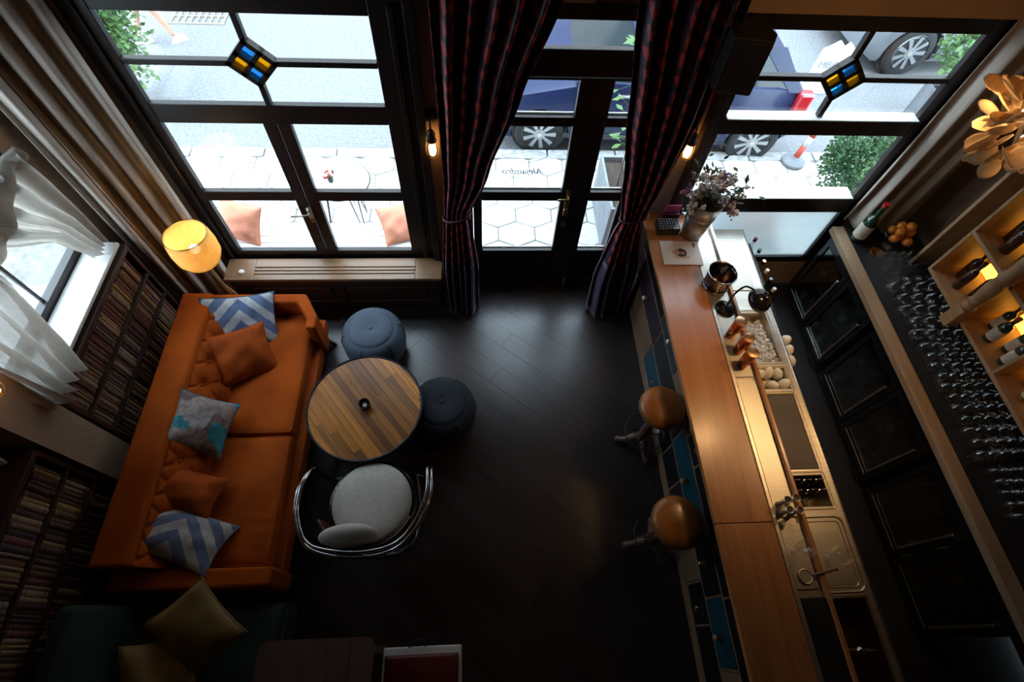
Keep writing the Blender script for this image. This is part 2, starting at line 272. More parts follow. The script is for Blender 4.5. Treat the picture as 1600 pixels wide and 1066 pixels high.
# ------------------------------------------------------------------ mesh helpers
OFF = {}
class MB:
    def __init__(s): s.v = []; s.f = []; s.uv = None
    def add(s, vs, fs):
        n = len(s.v); s.v += [tuple(v) for v in vs]; s.f += [tuple(i + n for i in f) for f in fs]; return s
    def box(s, x0, x1, y0, y1, z0, z1, rot=0):
        vs = [(x, y, z) for z in (z0, z1) for x, y in ((x0, y0), (x1, y0), (x1, y1), (x0, y1))]
        if rot:
            cx, cy = (x0 + x1) / 2, (y0 + y1) / 2; c, n = math.cos(rot), math.sin(rot)
            vs = [(cx + (x - cx) * c - (y - cy) * n, cy + (x - cx) * n + (y - cy) * c, z) for x, y, z in vs]
        return s.add(vs, [(3, 2, 1, 0), (4, 5, 6, 7), (0, 1, 5, 4), (1, 2, 6, 5), (2, 3, 7, 6), (3, 0, 4, 7)])
    def prism(s, poly, h0, h1, axis='z'):
        n = len(poly)
        P = {'z': lambda a, b, h: (a, b, h), 'y': lambda a, b, h: (a, h, b), 'x': lambda a, b, h: (h, a, b)}[axis]
        return s.add([P(a, b, h0) for a, b in poly] + [P(a, b, h1) for a, b in poly],
                     [tuple(range(n))[::-1], tuple(range(n, 2 * n))] + [(i, (i + 1) % n, n + (i + 1) % n, n + i) for i in range(n)])
    def lathe(s, prof, seg=24, c=(0, 0, 0), cap=True, axis='z'):
        vs = []; fs = []; m = len(prof)
        for r, z in prof:
            for k in range(seg):
                a = 2 * PI * k / seg; x, y = r * math.cos(a), r * math.sin(a)
                vs.append({'z': (c[0] + x, c[1] + y, c[2] + z), 'y': (c[0] + x, c[1] + z, c[2] + y), 'x': (c[0] + z, c[1] + x, c[2] + y)}[axis])
        for i in range(m - 1):
            for k in range(seg): k2 = (k + 1) % seg; fs.append((i * seg + k, i * seg + k2, (i + 1) * seg + k2, (i + 1) * seg + k))
        if cap:
            fs.append(tuple(range(seg))[::-1]); fs.append(tuple((m - 1) * seg + k for k in range(seg)))
        return s.add(vs, fs)
    def tube(s, pts, r, seg=8, closed=False):
        pts = [Vector(p) for p in pts]; n = len(pts); rs = r if isinstance(r, (list, tuple)) else [r] * n
        vs = []; fs = []; up = None
        for i, p in enumerate(pts):
            a = pts[(i - 1) % n] if (closed or i > 0) else p; b = pts[(i + 1) % n] if (closed or i < n - 1) else p
            t = (b - a).normalized()
            if up is None: up = Vector((0, 0, 1)) if abs(t.z) < .9 else Vector((1, 0, 0))
            u = (up - t * up.dot(t)).normalized(); w = t.cross(u); up = u
            for k in range(seg):
                q = 2 * PI * k / seg; vs.append(p + (u * math.cos(q) + w * math.sin(q)) * rs[i])
        for i in range(n if closed else n - 1):
            j = (i + 1) % n
            for k in range(seg): k2 = (k + 1) % seg; fs.append((i * seg + k, i * seg + k2, j * seg + k2, j * seg + k))
        if not closed: fs.append(tuple(range(seg))[::-1]); fs.append(tuple((n - 1) * seg + k for k in range(seg)))
        return s.add(vs, fs)
    def ring(s, c, R, r, seg=32, axis='z'):
        P = []
        for k in range(seg):
            a = 2 * PI * k / seg; x, y = R * math.cos(a), R * math.sin(a)
            P.append({'z': (c[0] + x, c[1] + y, c[2]), 'y': (c[0] + x, c[1], c[2] + y), 'x': (c[0], c[1] + x, c[2] + y)}[axis])
        return s.tube(P, r, 8, True)
    def grid(s, fn, nu, nv, closed_u=False, uv=None):
        base = len(s.v); vs = [fn(i / nu, j / nv) for j in range(nv + 1) for i in range(nu + 1)]
        fs = [(j * (nu + 1) + i, j * (nu + 1) + i + 1, (j + 1) * (nu + 1) + i + 1, (j + 1) * (nu + 1) + i) for j in range(nv) for i in range(nu)]
        if uv: s.uv = [uv(i / nu, j / nv) for j in range(nv + 1) for i in range(nu + 1)]
        return s.add(vs, fs)
    def sphere(s, c, r, seg=16, rings=8, sz=None):
        sz = sz or r
        return s.lathe([(max(r * math.sin(PI * i / rings), 1e-4), -sz * math.cos(PI * i / rings)) for i in range(rings + 1)], seg, c, True)
    def build(s, name, mat, parent=None, loc=None, smooth=False, bevel=0., solid=0., sub=0, seg=2):
        off = Vector(OFF.get(parent.name, (0, 0, 0))) if parent else Vector(loc or (0, 0, 0))
        me = bpy.data.meshes.new(name); me.from_pydata([Vector(v) - off for v in s.v], [], s.f); me.update()
        bm = bmesh.new(); bm.from_mesh(me); bmesh.ops.recalc_face_normals(bm, faces=bm.faces); bm.to_mesh(me); bm.free()
        if s.uv:
            ul = me.uv_layers.new(name='UVMap')
            for l in me.loops: ul.data[l.index].uv = s.uv[l.vertex_index]
        me.materials.append(mat)
        if smooth:
            for p in me.polygons: p.use_smooth = True
        o = bpy.data.objects.new(name, me); COL.objects.link(o)
        if parent: o.parent = parent
        else: o.location = off
        OFF[o.name] = tuple(off)
        if solid: md = o.modifiers.new('thickness', 'SOLIDIFY'); md.thickness = solid; md.offset = 0
        if bevel: md = o.modifiers.new('bevel', 'BEVEL'); md.width = bevel; md.segments = seg; md.limit_method = 'ANGLE'; md.angle_limit = .7
        if sub: md = o.modifiers.new('sub', 'SUBSURF'); md.levels = sub; md.render_levels = sub
        return o
def tag(o, label=None, cat=None, group=None, kind=None):
    if label: o['label'] = label
    if cat: o['category'] = cat
    if group: o['group'] = group
    if kind: o['kind'] = kind
    return o
def thing(name, label, cat, loc=(0, 0, 0), group=None, rz=0):
    o = bpy.data.objects.new(name, None); COL.objects.link(o); o.location = loc; o.rotation_euler.z = rz; o.empty_display_size = .1
    OFF[o.name] = tuple(loc); return tag(o, label, cat, group)
def struct(name, loc=None):
    o = bpy.data.objects.new(name, None); COL.objects.link(o); o['kind'] = 'structure'; OFF[o.name] = (0, 0, 0); return o
def clone(root, loc, rz=0, label=None, group=None, scale=None):
    r = root.copy(); COL.objects.link(r); r.location = loc; r.rotation_euler = (0, 0, rz)
    if scale: r.scale = scale
    if label: r['label'] = label
    if group: r['group'] = group
    for ch in root.children:
        c = ch.copy(); COL.objects.link(c); c.parent = r
        for g in ch.children:
            d = g.copy(); COL.objects.link(d); d.parent = c
    return r
def lamp(name, parent, loc, energy, color, radius=.03, kind='POINT', spot=None):
    l = bpy.data.lights.new(name, kind); l.energy = energy; l.color = color; l.shadow_soft_size = radius
    if spot: l.spot_size = spot; l.spot_blend = .9
    o = bpy.data.objects.new(name, l); COL.objects.link(o); o.parent = parent
    o.location = Vector(loc) - Vector(OFF[parent.name]); return o
def clip(poly, nx, ny, d):      # keep nx*x+ny*y<=d
    out = []
    for i, p in enumerate(poly):
        q = poly[(i + 1) % len(poly)]; a = nx * p[0] + ny * p[1] - d; b = nx * q[0] + ny * q[1] - d
        if a <= 0: out.append(p)
        if a * b < 0: t = a / (a - b); out.append((p[0] + (q[0] - p[0]) * t, p[1] + (q[1] - p[1]) * t))
    return out
def nth(n):
    w = ['first', 'second', 'third', 'fourth', 'fifth', 'sixth', 'seventh', 'eighth', 'ninth', 'tenth', 'eleventh', 'twelfth']
    return w[n] if n < 12 else '%d%s' % (n + 1, {1: 'st', 2: 'nd', 3: 'rd'}.get((n + 1) % 10, 'th') if not 10 < (n + 1) % 100 < 14 else 'th')
def smoothpath(pts, n=6):       # Catmull-Rom through the points
    P = [Vector(p) for p in pts]; out = []
    for i in range(len(P) - 1):
        a = P[max(i - 1, 0)]; b = P[i]; c = P[i + 1]; d = P[min(i + 2, len(P) - 1)]
        for k in range(n):
            t = k / n; out.append(.5 * ((2 * b) + (c - a) * t + (2 * a - 5 * b + 4 * c - d) * t * t + (3 * b - a - 3 * c + d) * t ** 3))
    return out + [P[-1]]

def softpad(w, h, t, p=9., q=3.2, pinch=0., crown=.0, nu=28, nv=28, ripple=None, wr=0., seed=1):
    """stuffed shape about the origin: x,y in-plane, z thickness"""
    rnd = random.Random(seed); ph = [rnd.uniform(0, 6.28) for _ in range(6)]
    m = MB()
    def pos(u, v, s):
        u = 2 * u - 1; v = 2 * v - 1
        u = math.sin(u * PI / 2) if p > 4 else u; v = math.sin(v * PI / 2) if p > 4 else v
        e = max(0, (1 - abs(u) ** p) * (1 - abs(v) ** p)) ** (1 / q)
        x = w / 2 * u * (1 - pinch * (1 - v * v)); y = h / 2 * v * (1 - pinch * (1 - u * u))
        z = s * t / 2 * e * (1 + crown * (1 - u * u) * (1 - v * v))
        if wr: z += wr * e * (math.sin(5 * u + 3 * v + ph[0]) * .5 + math.sin(-4 * u + 7 * v + ph[1]) * .35 + math.sin(11 * u * v + ph[2]) * .4)
        if ripple and s > 0: z += ripple(u, v) * e
        return (x, y, z)
    m.grid(lambda u, v: pos(u, v, 1), nu, nv); m.grid(lambda u, v: pos(u, v, -1), nu, nv)
    edge = [pos(k / 14, 0, 1) for k in range(14)] + [pos(1, k / 14, 1) for k in range(14)] + [pos(1 - k / 14, 1, 1) for k in range(14)] + [pos(0, 1 - k / 14, 1) for k in range(14)]
    return m, edge
# ------------------------------------------------------------------ the room
XL, XR, YF, YB, ZC = -2.98, 4.05, 3.30, -3.2, 5.7
fl = MB().box(XL - .1, XR + .1, YB - .1, YF + .12, -.14, -.02).build('floor', pm('subfloor', (.012, .008, .007), (.008, .006, .005), 4, rough=.6)); tag(fl, kind='structure')
ang = math.radians(-38); ca, sa = math.cos(ang), math.sin(ang)
for i in range(-34, 34):                              # boards laid diagonally, each its own piece
    L0 = -6.2 + (i * .73) % 1.6
    for j in range(8):
        u0, u1 = L0 + j * 1.7, L0 + (j + 1) * 1.7 - .002; v0, v1 = i * .19, i * .19 + .1885
        pl = [(u * ca - v * sa, 1 + u * sa + v * ca) for u, v in ((u0, v0), (u1, v0), (u1, v1), (u0, v1))]
        for c in ((-1, 0, -XL), (1, 0, 2.6), (0, 1, YF), (0, -1, 1.2)):
            pl = clip(pl, *c)
            if len(pl) < 3: break
        if len(pl) < 3: continue
        cx = sum(p[0] for p in pl) / len(pl); cy = sum(p[1] for p in pl) / len(pl)
        loc = [((x - cx) * ca + (y - cy) * sa, -(x - cx) * sa + (y - cy) * ca) for x, y in pl]
        o = MB().prism(loc, -.02, 0).build('floor_board', floor_m, fl); o.location = (cx, cy, random.uniform(-.0012, 0)); o.rotation_euler.z = ang
def wallpieces(name, mat, boxes):
    m = MB()
    for b in boxes: m.box(*b)
    return tag(m.build(name, mat), kind='structure')
FY0, FY1 = 3.30, 3.40
wallpieces('wall_front', plaster, [(XL, -2.44, FY0, FY1, 0, ZC), (-.40, -.08, FY0, FY1, 0, 2.80), (1.32, 1.70, FY0, FY1, 0, 2.80), (3.44, XR, FY0, FY1, 0, ZC),
    (-2.44, 3.44, FY0, FY1, 2.80, ZC), (-2.44, -.40, FY0, FY1, 0, .44), (1.70, 3.44, FY0, FY1, 0, .38)])
WX0, WX1 = -3.08, -2.98
wallpieces('wall_left', plaster, [(WX0, WX1, 2.78, YF, 0, ZC), (WX0, WX1, 1.46, 2.78, 0, 1.26), (WX0, WX1, 1.46, 2.78, 2.74, ZC), (WX0, WX1, 1.16, 1.46, 0, ZC), (WX0, WX1, YB, 1.16, 0, ZC)])
wallpieces('wall_right', pm('umber_plaster', (.20, .125, .075), (.15, .09, .055), 3, rough=.8, bump=.2), [(XR, XR + .1, YB, YF + .1, 0, ZC)])
wallpieces('wall_back', darkwall, [(XL, XR, YB - .1, YB, 0, ZC)])
wallpieces('ceiling', darkwall, [(XL - .1, XR + .1, YB - .1, YF + .1, ZC, ZC + .1)])
wallpieces('trim_1', darkwood, [(XL, XR, YB, -.95, 2.62, 2.86)])                  # mezzanine floor the photographer stands on
wallpieces('trim_2', plaster, [(-2.98, -2.72, 1.17, 1.44, 0, 2.9)])               # pier between the two bookcases
wallpieces('trim_3', pm('lintel_brown', (.56, .34, .18), (.45, .27, .14), 3, rough=.55), [(1.34, XR, 3.20, 3.30, 2.82, 3.25)])

Y0, Y1, YG = 3.285, 3.335, 3.318
def bar(p, name, x0, x1, z0, z1, y0=Y0, y1=Y1, mat=None):
    return MB().box(x0, x1, y0, y1, z0, z1).build(name, mat or frame_m, p, bevel=.006)
def pane(p, x0, x1, z0, z1, mat=None, y=YG):
    return MB().box(x0, x1, y - .003, y + .003, z0, z1).build('pane', mat or pane_m, p)
def diamond(p, cx, cz, h=.165, flip=1):
    """leaded lozenge: dark frame with two blue and two amber lights"""
    y0, y1 = Y0 - .005, Y1
    fr = MB()
    R = lambda a, b: (cx + (a - b) * .5 * 1.03, cz + (a + b) * .5)
    s = h; w = .045
    for a0, a1, b0, b1 in ((-s, s, -s, -s + w), (-s, s, s - w, s), (-s, -s + w, -s, s), (s - w, s, -s, s), (-w * .45, w * .45, -s, s), (-s, s, -w * .45, w * .45)):
        fr.prism([R(a0, b0), R(a1, b0), R(a1, b1), R(a0, b1)], y0, y1, 'y')
    f = fr.build('lozenge_frame', frame_m, p)
    q = s - w; e = w * .45
    for (a0, a1, b0, b1), m in (((e, q, e, q), blue_gl), ((-q, -e, -q, -e), blue_gl), ((-q, -e, e, q), amber_gl), ((e, q, -q, -e), amber_gl)):
        MB().prism([R(a0, b0), R(a1, b0), R(a1, b1), R(a0, b1)], YG - .004, YG + .004, 'y').build('coloured_pane', m, f)
def transom(p, x0, x1, cx, cz, z0, z1):
    bar(p, 'glazing_bar', x0, cx - .15, cz - .02, cz + .02); bar(p, 'glazing_bar', cx + .15, x1, cz - .02, cz + .02)
    bar(p, 'glazing_bar', cx - .02, cx + .02, cz + .15, z1); bar(p, 'glazing_bar', cx - .02, cx + .02, z0, cz - .15)
    for a, b in ((x0, cx), (cx, x1)):
        for c, d in ((z0, cz), (cz, z1)): pane(p, a, b, c, d, y=YG + .009)
    diamond(p, cx, cz)
# window over the radiator bench
w1 = struct('window_1')
for n, a in (('stile', (-2.44, -2.26, .44, 2.80)), ('stile', (-.655, -.40, .44, 2.80)), ('head_rail', (-2.26, -.655, 2.70, 2.80)), ('transom_rail', (-2.26, -.655, 1.945, 2.095)), ('bottom_rail', (-2.26, -.655, .44, .565)),
             ('meeting_stile', (-1.55, -1.457, .565, 1.945)), ('meeting_stile', (-1.450, -1.355, .565, 1.945))): bar(w1, n, *a)
bar(w1, 'moulding', -.44, -.38, .44, 2.82, 3.22, 3.30); bar(w1, 'moulding', -.54, -.50, .46, 2.78, 3.255, 3.28); bar(w1, 'moulding', -2.36, -2.33, .46, 2.78, 3.255, 3.28)
for a, b in ((-2.26, -1.55), (-1.355, -.655)):
    bar(w1, 'glazing_bar', a, b, 1.20, 1.30)
    pane(w1, a, b, .565, 1.20); pane(w1, a, b, 1.30, 1.945)
transom(w1, -2.26, -.655, -1.455, 2.39, 2.095, 2.70)
h = MB().box(-1.475, -1.44, 3.245, 3.27, 1.03, 1.15).tube([(-1.457, 3.25, 1.12), (-1.457, 3.20, 1.12), (-1.49, 3.195, 1.118), (-1.60, 3.195, 1.11)], .009).build('window_handle', steel, w1, smooth=True)
MB().lathe([(.018, 0), (.018, .012)], 16, (-1.455, 3.245, 1.00), axis='y').build('key_plate', brass, w1)
# entrance: a wide and a narrow leaf under a fanlight
d1 = struct('door_1')
for n, a in (('jamb', (-.08, -.06, 0, 2.80)), ('stile', (-.055, .02, .02, 2.33)), ('stile', (.70, .8225, .02, 2.33)), ('stile', (.823, .945, .02, 2.33)), ('stile', (1.22, 1.30, .02, 2.33)), ('jamb', (1.30, 1.32, 0, 2.80)),
             ('head_rail', (-.06, 1.30, 2.34, 2.53)), ('head_rail', (-.06, 1.30, 2.71, 2.80)), ('threshold', (-.08, 1.32, 0, .018))): bar(d1, n, *a)
for a, b in ((.02, .70), (.945, 1.22)):
    for z0, z1 in ((.02, .12), (.46, .56), (1.21, 1.31), (1.95, 2.03), (2.315, 2.33)): bar(d1, 'rail', a, b, z0, z1)
    bar(d1, 'bottom_panel', a, b, .12, .46, 3.295, 3.33)
    for z0, z1 in ((.56, 1.21), (1.31, 1.95), (2.03, 2.315)):
        pane(d1, a, b, z0, z1); bar(d1, 'painted_lit_edge', a, b, z0, z0 + .018, YG + .006, Y1, mat=white_paint)  # white strip paints the bright light along the dark frame's top edge
pane(d1, -.06, 1.30, 2.53, 2.71)
MB().box(.735, .775, 3.255, 3.27, 1.06, 1.36).tube([(.755, 3.26, 1.30), (.755, 3.21, 1.30), (.74, 3.205, 1.30), (.66, 3.205, 1.295)], .011).lathe([(.022, 0), (.022, .02)], 16, (.755, 3.235, 1.14), axis='y').build('door_handle', brass, d1, smooth=False, bevel=.002)
MB().lathe([(.024, 0), (.018, .02)], 16, (.755, 3.25, .96), axis='y').build('lock', brass, d1)
MB().box(.86, .885, 3.245, 3.27, .04, .16).build('floor_bolt', steel, d1, bevel=.003)
# window behind the bar
w2 = struct('window_2')
for n, a in (('stile', (1.70, 1.83, .38, 2.80)), ('stile', (3.32, 3.44, .38, 2.80)), ('head_rail', (1.83, 3.32, 2.68, 2.80)), ('transom_rail', (1.83, 3.32, 1.90, 2.05)), ('sill_rail', (1.83, 3.32, 1.08, 1.255)), ('bottom_rail', (1.83, 3.32, .38, .45))): bar(w2, n, *a)
bar(w2, 'moulding', 1.68, 1.74, .40, 2.82, 3.22, 3.30); bar(w2, 'ledge', 1.83, 3.32, 2.05, 2.06, 3.25, 3.36, white_paint); bar(w2, 'ledge', 1.83, 3.32, 1.255, 1.265, 3.27, 3.42, white_paint)
pane(w2, 1.83, 3.32, 1.265, 1.90); pane(w2, 1.83, 3.32, .45, 1.08, frost)
transom(w2, 1.83, 3.32, 2.545, 2.355, 2.05, 2.68)
# side windows in the left wall
def side_window(name, y0, y1):
    w = struct(name); xa, xb = -3.06, -2.99
    for n, a in (('stile', (y0, y0 + .08, 1.26, 2.74)), ('stile', (y1 - .08, y1, 1.26, 2.74)), ('head_rail', (y0 + .08, y1 - .08, 2.66, 2.74)), ('transom_rail', (y0 + .08, y1 - .08, 2.10, 2.24)), ('bottom_rail', (y0 + .08, y1 - .08, 1.26, 1.34))):
        MB().box(xa, xb, a[0], a[1], a[2], a[3]).build(n, frame_m, w, bevel=.006)
    ym = (y0 + y1) / 2 + .05
    MB().box(-3.035, -3.02, ym - .012, ym + .012, 1.34, 2.10).build('glazing_bar', pm('iron_bar', (.05, .05, .06), (.03, .03, .04), 5, rough=.5), w)
    for z0, z1 in ((1.34, 2.10), (2.24, 2.66)): MB().box(-3.031, -3.025, y0 + .08, y1 - .08, z0, z1).build('pane', pane_m, w)
    MB().box(-2.99, -2.76, y0 + .02, y1 - .02, 1.255, 1.285).build('window_sill', white_paint, w, bevel=.006)
side_window('window_3', 1.46, 2.78)

# etched emblem and name on the glass of the door and the window
def emblem(parent, cx, cz, w, y):
    pts = [(cx + w * (.5 * math.cos(t) + .10 * math.cos(3 * t)), y, cz + w * (.16 * math.sin(t) + .045 * math.sin(2 * t + .7))) for t in [2 * PI * k / 60 for k in range(60)]]
    m = MB().tube(pts, .0016, 4, True).tube([(cx + w * .62 * (1 - 2 * t), y, cz - w * .02 - w * .2 * math.sin(PI * t) * (1 if t < .5 else .8)) for t in [k / 24 for k in range(25)]], .0014, 4)
    m.build('etched_emblem', pm('etching', (.30, .34, .38), (.26, .30, .34), 5, rough=.8), parent)
for cx in (-1.9, -1.0): emblem(w1, cx, 1.60, .26, YG - .006)
emblem(d1, .36, 1.66, .30, YG - .006)
def lettering(txt, loc, size, parent, mat, rot, shear=0., name='lettering', ext=.0006):
    cu = bpy.data.curves.new(name, 'FONT'); cu.body = txt; cu.size = size; cu.align_x = 'CENTER'; cu.shear = shear; cu.extrude = ext
    t = bpy.data.objects.new(name, cu); COL.objects.link(t); bpy.context.view_layer.update()
    me = bpy.data.meshes.new_from_object(t.evaluated_get(bpy.context.evaluated_depsgraph_get())); bpy.data.objects.remove(t)
    me.materials.clear(); me.materials.append(mat)
    o = bpy.data.objects.new(name, me); COL.objects.link(o); o.parent = parent
    o.location = Vector(loc) - Vector(OFF[parent.name]); o.rotation_euler = rot; return o
etch = pm('etching', (.3, .34, .38))
lettering('Alejandro', (.36, YG + .008, 1.47), .085, d1, etch, (PI / 2, 0, PI), .35)
lettering('COCKTAIL BAR', (.36, YG + .008, 1.425), .03, d1, etch, (PI / 2, 0, PI))

# ------------------------------------------------------------------ the street
GZ = -.10
pv = tag(MB().box(-9, 11, 3.41, 5.42, GZ - .3, GZ - .012).build('pavement', pm('joint_sand', (.16, .15, .14), (.10, .10, .09), 12, rough=.95)), kind='structure')
tag(MB().box(-14, -3.10, -8, 3.40, GZ - .3, GZ).build('pavement_side', pm('side_paving', (.46, .45, .43), (.38, .37, .36), 3, rough=.9, bump=.4)), kind='structure')
hexm = None; R6 = .215; hx = R6 * math.sqrt(3)
for j in range(8):
    for i in range(-15, 17):
        cx = i * hx * 1.15 + (j % 2) * hx * .575; cy = 3.52 + j * R6 * 1.36
        if cy > 5.36 or not (-4.2 < cx < 5.6): continue
        if hexm is None:
            k = .978
            o = MB().prism([(R6 * 1.15 * k * math.sin(a) , R6 * k * .9 * math.cos(a)) for a in [PI / 3 * q for q in range(6)]], -.03, 0).build('paver', stone_m, pv, bevel=.008, seg=1); hexm = o
        else: o = hexm.copy(); COL.objects.link(o)
        o.location = (cx, cy, GZ + random.uniform(-.006, .004)); o.rotation_euler = (random.uniform(-.012, .012), random.uniform(-.012, .012), .0)
kb = tag(MB().box(-9, 11, 5.40, 5.43, GZ - .3, GZ - .02).build('kerb', asphalt), kind='structure')
for i in range(-10, 12): MB().box(i * .9, i * .9 + .885, 5.40 + random.uniform(-.006, .006), 5.56, GZ - .28, GZ + .012).build('kerb_stone', curb_m, kb, bevel=.012)
RZ = GZ - .10
tag(MB().box(-14, 18, 5.5, 14.0, RZ - .2, RZ).build('road', asphalt), kind='structure')

bd = tag(MB().box(-18, 22, 14.0, 14.4, RZ, 13).build('wall_street', pm('street_facade', (.33, .29, .25), (.28, .25, .22), 2, rough=.9)), kind='structure')   # houses opposite, above the view: they narrow the sky
for i in range(10):
    for j in range(4): MB().box(-16 + i * 3.6, -14.8 + i * 3.6, 13.96, 14.0, 1.2 + j * 3.1, 3.0 + j * 3.1).build('window', car_gl, bd)
def wheel(parent, x, y, side, r=.32):
    t = MB().lathe([(r * .70, -.085), (r * .93, -.10), (r, -.07), (r, .07), (r * .93, .10), (r * .70, .085)], 36, (x, y, RZ + r), True, 'y').build('wheel', tyre, parent, smooth=True)
    yf = y - side * .085
    m = MB()
    m.lathe([(r * .70, -.012), (r * .72, .004), (r * .66, .010), (r * .62, -.004)], 36, (x, yf, RZ + r), False, 'y')
    for k in range(9):
        a = 2 * PI * k / 9; c, s_ = math.cos(a), math.sin(a); w0, w1 = .022, .050
        P = [(x + c * q * r + -s_ * e * r / .32, RZ + r + s_ * q * r + c * e * r / .32) for q, e in ((.16, -w0 * .8), (.66, -w1 * .55), (.66, w1 * .55), (.16, w0 * .8))]
        m.prism(P, yf - .012, yf + .006, 'y')
    m.lathe([(r * .22, -.018), (r * .22, .01)], 20, (x, yf, RZ + r), True, 'y')
    ri = m.build('rim', alloy, t)
    MB().lathe([(r * .1, -.026), (r * .1, -.014)], 16, (x, yf, RZ + r), True, 'y').build('hub_cap', steel, t)
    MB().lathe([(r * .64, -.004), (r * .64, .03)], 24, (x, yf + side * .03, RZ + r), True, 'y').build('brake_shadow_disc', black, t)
def make_car(name, label, x0, y0, length, paint, rz, hgt=1.47, r=.32, group=None, wb=(.17, .845)):
    """front at -x; y0 is the near flank"""
    W = 1.76; car = thing(name, label, 'car', (x0, y0, RZ), rz=0); L = length; k = hgt / 1.47
    top = [(0, .55), (.02, .68), (.06, .76), (.14, .86), (.27, .97), (.36, 1.03), (.45, 1.02), (.6, 1.02), (.75, 1.03), (.88, 1.04), (.95, 1.00), (.985, .90), (1., .66)]
    def hw(t): return W / 2 * (1 - .22 * max(0, (.12 - t) / .12) ** 2 - .14 * max(0, (t - .88) / .12) ** 2)
    secs = []
    for t, z in top:
        w = hw(t); z *= k; b = .20 if .02 < t < .98 else .30; c = []
        for q, zz in ((.90, b), (.985, b + .10), (1., .42 * k), (1., .60 * k), (.985, max(z - .12, .5)), (.95, z - .03), (.80, z), (.4, z + .015)): c.append((q * w, zz))
        secs.append((t * L, c))
    m = MB(); vs = []; n = 16
    for x, c in secs:
        ring_ = [(-a, zz) for a, zz in c] + [(a, zz) for a, zz in c[::-1]]
        vs += [(x0 + x, y0 + W / 2 + a, RZ + zz) for a, zz in ring_]
    fs = [(i * n + j, i * n + (j + 1) % n, (i + 1) * n + (j + 1) % n, (i + 1) * n + j) for i in range(len(secs) - 1) for j in range(n)]
    fs += [tuple(range(n))[::-1], tuple((len(secs) - 1) * n + j for j in range(n))]
    m.add(vs, fs); body = m.build('body', paint, car, smooth=True)
    cut = MB()
    for wx in wb: cut.lathe([(r * 1.16, -.1), (r * 1.16, .30)], 28, (x0 + wx * L, y0, RZ + r), True, 'y').lathe([(r * 1.16, -.3), (r * 1.16, .1)], 28, (x0 + wx * L, y0 + W, RZ + r), True, 'y')
    co = cut.build('cutter', black, None); md = body.modifiers.new('arches', 'BOOLEAN'); md.object = co; md.operation = 'DIFFERENCE'; md.solver = 'EXACT'
    bpy.context.view_layer.update()
    me = bpy.data.meshes.new_from_object(body.evaluated_get(bpy.context.evaluated_depsgraph_get())); body.modifiers.clear(); body.data = me; bpy.data.objects.remove(co)
    for p in me.polygons: p.use_smooth = True
    me.set_sharp_from_angle(angle=.7)
    for wx in wb:
        MB().lathe([(r * 1.14, .10), (r * 1.14, .27)], 28, (x0 + wx * L, y0, RZ + r), True, 'y').build('wheel_well', black, car)
        wheel(car, x0 + wx * L, y0 + .115, 1, r); wheel(car, x0 + wx * L, y0 + W - .115, -1, r)
    # cabin: dark glass shell, painted pillars and roof
    def cab(ins, zo):
        prof = [(.27, .985), (.43, 1.40), (.52, 1.455), (.65, 1.465), (.78, 1.44), (.86, 1.38), (.955, 1.02)]
        vs = []
        for t, z in prof:
            z *= k; top_ = (z - 1.0 * k) / (.47 * k); w = W / 2 * (.93 - .20 * max(0, top_)) - ins
            zz = z - .02 + zo if z > 1.05 else z
            vs += [(x0 + t * L, y0 + W / 2 - w, RZ + zz), (x0 + t * L, y0 + W / 2 + w, RZ + zz)]
        return prof, vs
    prof, vs = cab(0, 0); m = MB(); nb = len(prof)
    base = [(x0 + t * L, y0 + W / 2 + s_ * W / 2 * .93, RZ + .97 * k) for t, z in prof for s_ in (-1, 1)]
    fs = []
    for i in range(nb - 1):
        a = 2 * i; fs += [(a, a + 1, a + 3, a + 2), (2 * nb + a, a, a + 2, 2 * nb + a + 2), (a + 1, 2 * nb + a + 1, 2 * nb + a + 3, a + 3)]
    m.add(vs + base, fs); m.build('window_glass', car_gl, car)
    m = MB(); vv = []
    for (x, y, z), i in zip(vs, range(99)):
        if 1 <= i // 2 <= nb - 2: vv.append((x, y, z + .012))
    nn = len(vv) // 2; m.add(vv + [(x, y, z - .03) for x, y, z in vv], [(2 * i, 2 * i + 1, 2 * i + 3, 2 * i + 2) for i in range(nn - 1)] + [(2 * nn + 2 * i, 2 * i, 2 * i + 2, 2 * nn + 2 * i + 2) for i in range(nn - 1)] + [(2 * i + 1, 2 * nn + 2 * i + 1, 2 * nn + 2 * i + 3, 2 * i + 3) for i in range(nn - 1)])
    m.build('roof', paint, car, bevel=.01)
    for s_ in (0, 1):
        for i, (ta, tb, w) in enumerate(((.27, .43, .05), (.60, .585, .06), (.955, .86, .16))):
            yb = y0 + W / 2 + (s_ * 2 - 1) * W / 2 * .935; yt = y0 + W / 2 + (s_ * 2 - 1) * W / 2 * .75
            zt = (1.40 if i != 1 else 1.45) * k
            P = [(x0 + ta * L - (w if i == 2 else 0), yb, RZ + .98 * k), (x0 + ta * L + (w if i != 2 else 0), yb, RZ + .98 * k), (x0 + tb * L + (w if i != 2 else .02), yt, RZ + zt), (x0 + tb * L - (w * 1.5 if i == 2 else 0), yt, RZ + zt)]
            q = MB(); q.add(P + [(a, b + .012 * (1 - 2 * s_) * -1, c) for a, b, c in P], [(0, 1, 2, 3), (4, 5, 6, 7), (0, 1, 5, 4), (1, 2, 6, 5), (2, 3, 7, 6), (3, 0, 4, 7)]); q.build('pillar', paint, car)
        yy = y0 + (.045 if s_ == 0 else W - .045)
        MB().box(x0 + .945 * L, x0 + .992 * L, yy - .06, yy + .07, RZ + .72 * k, RZ + 1.0 * k).build('tail_light', redlamp, car, bevel=.03)
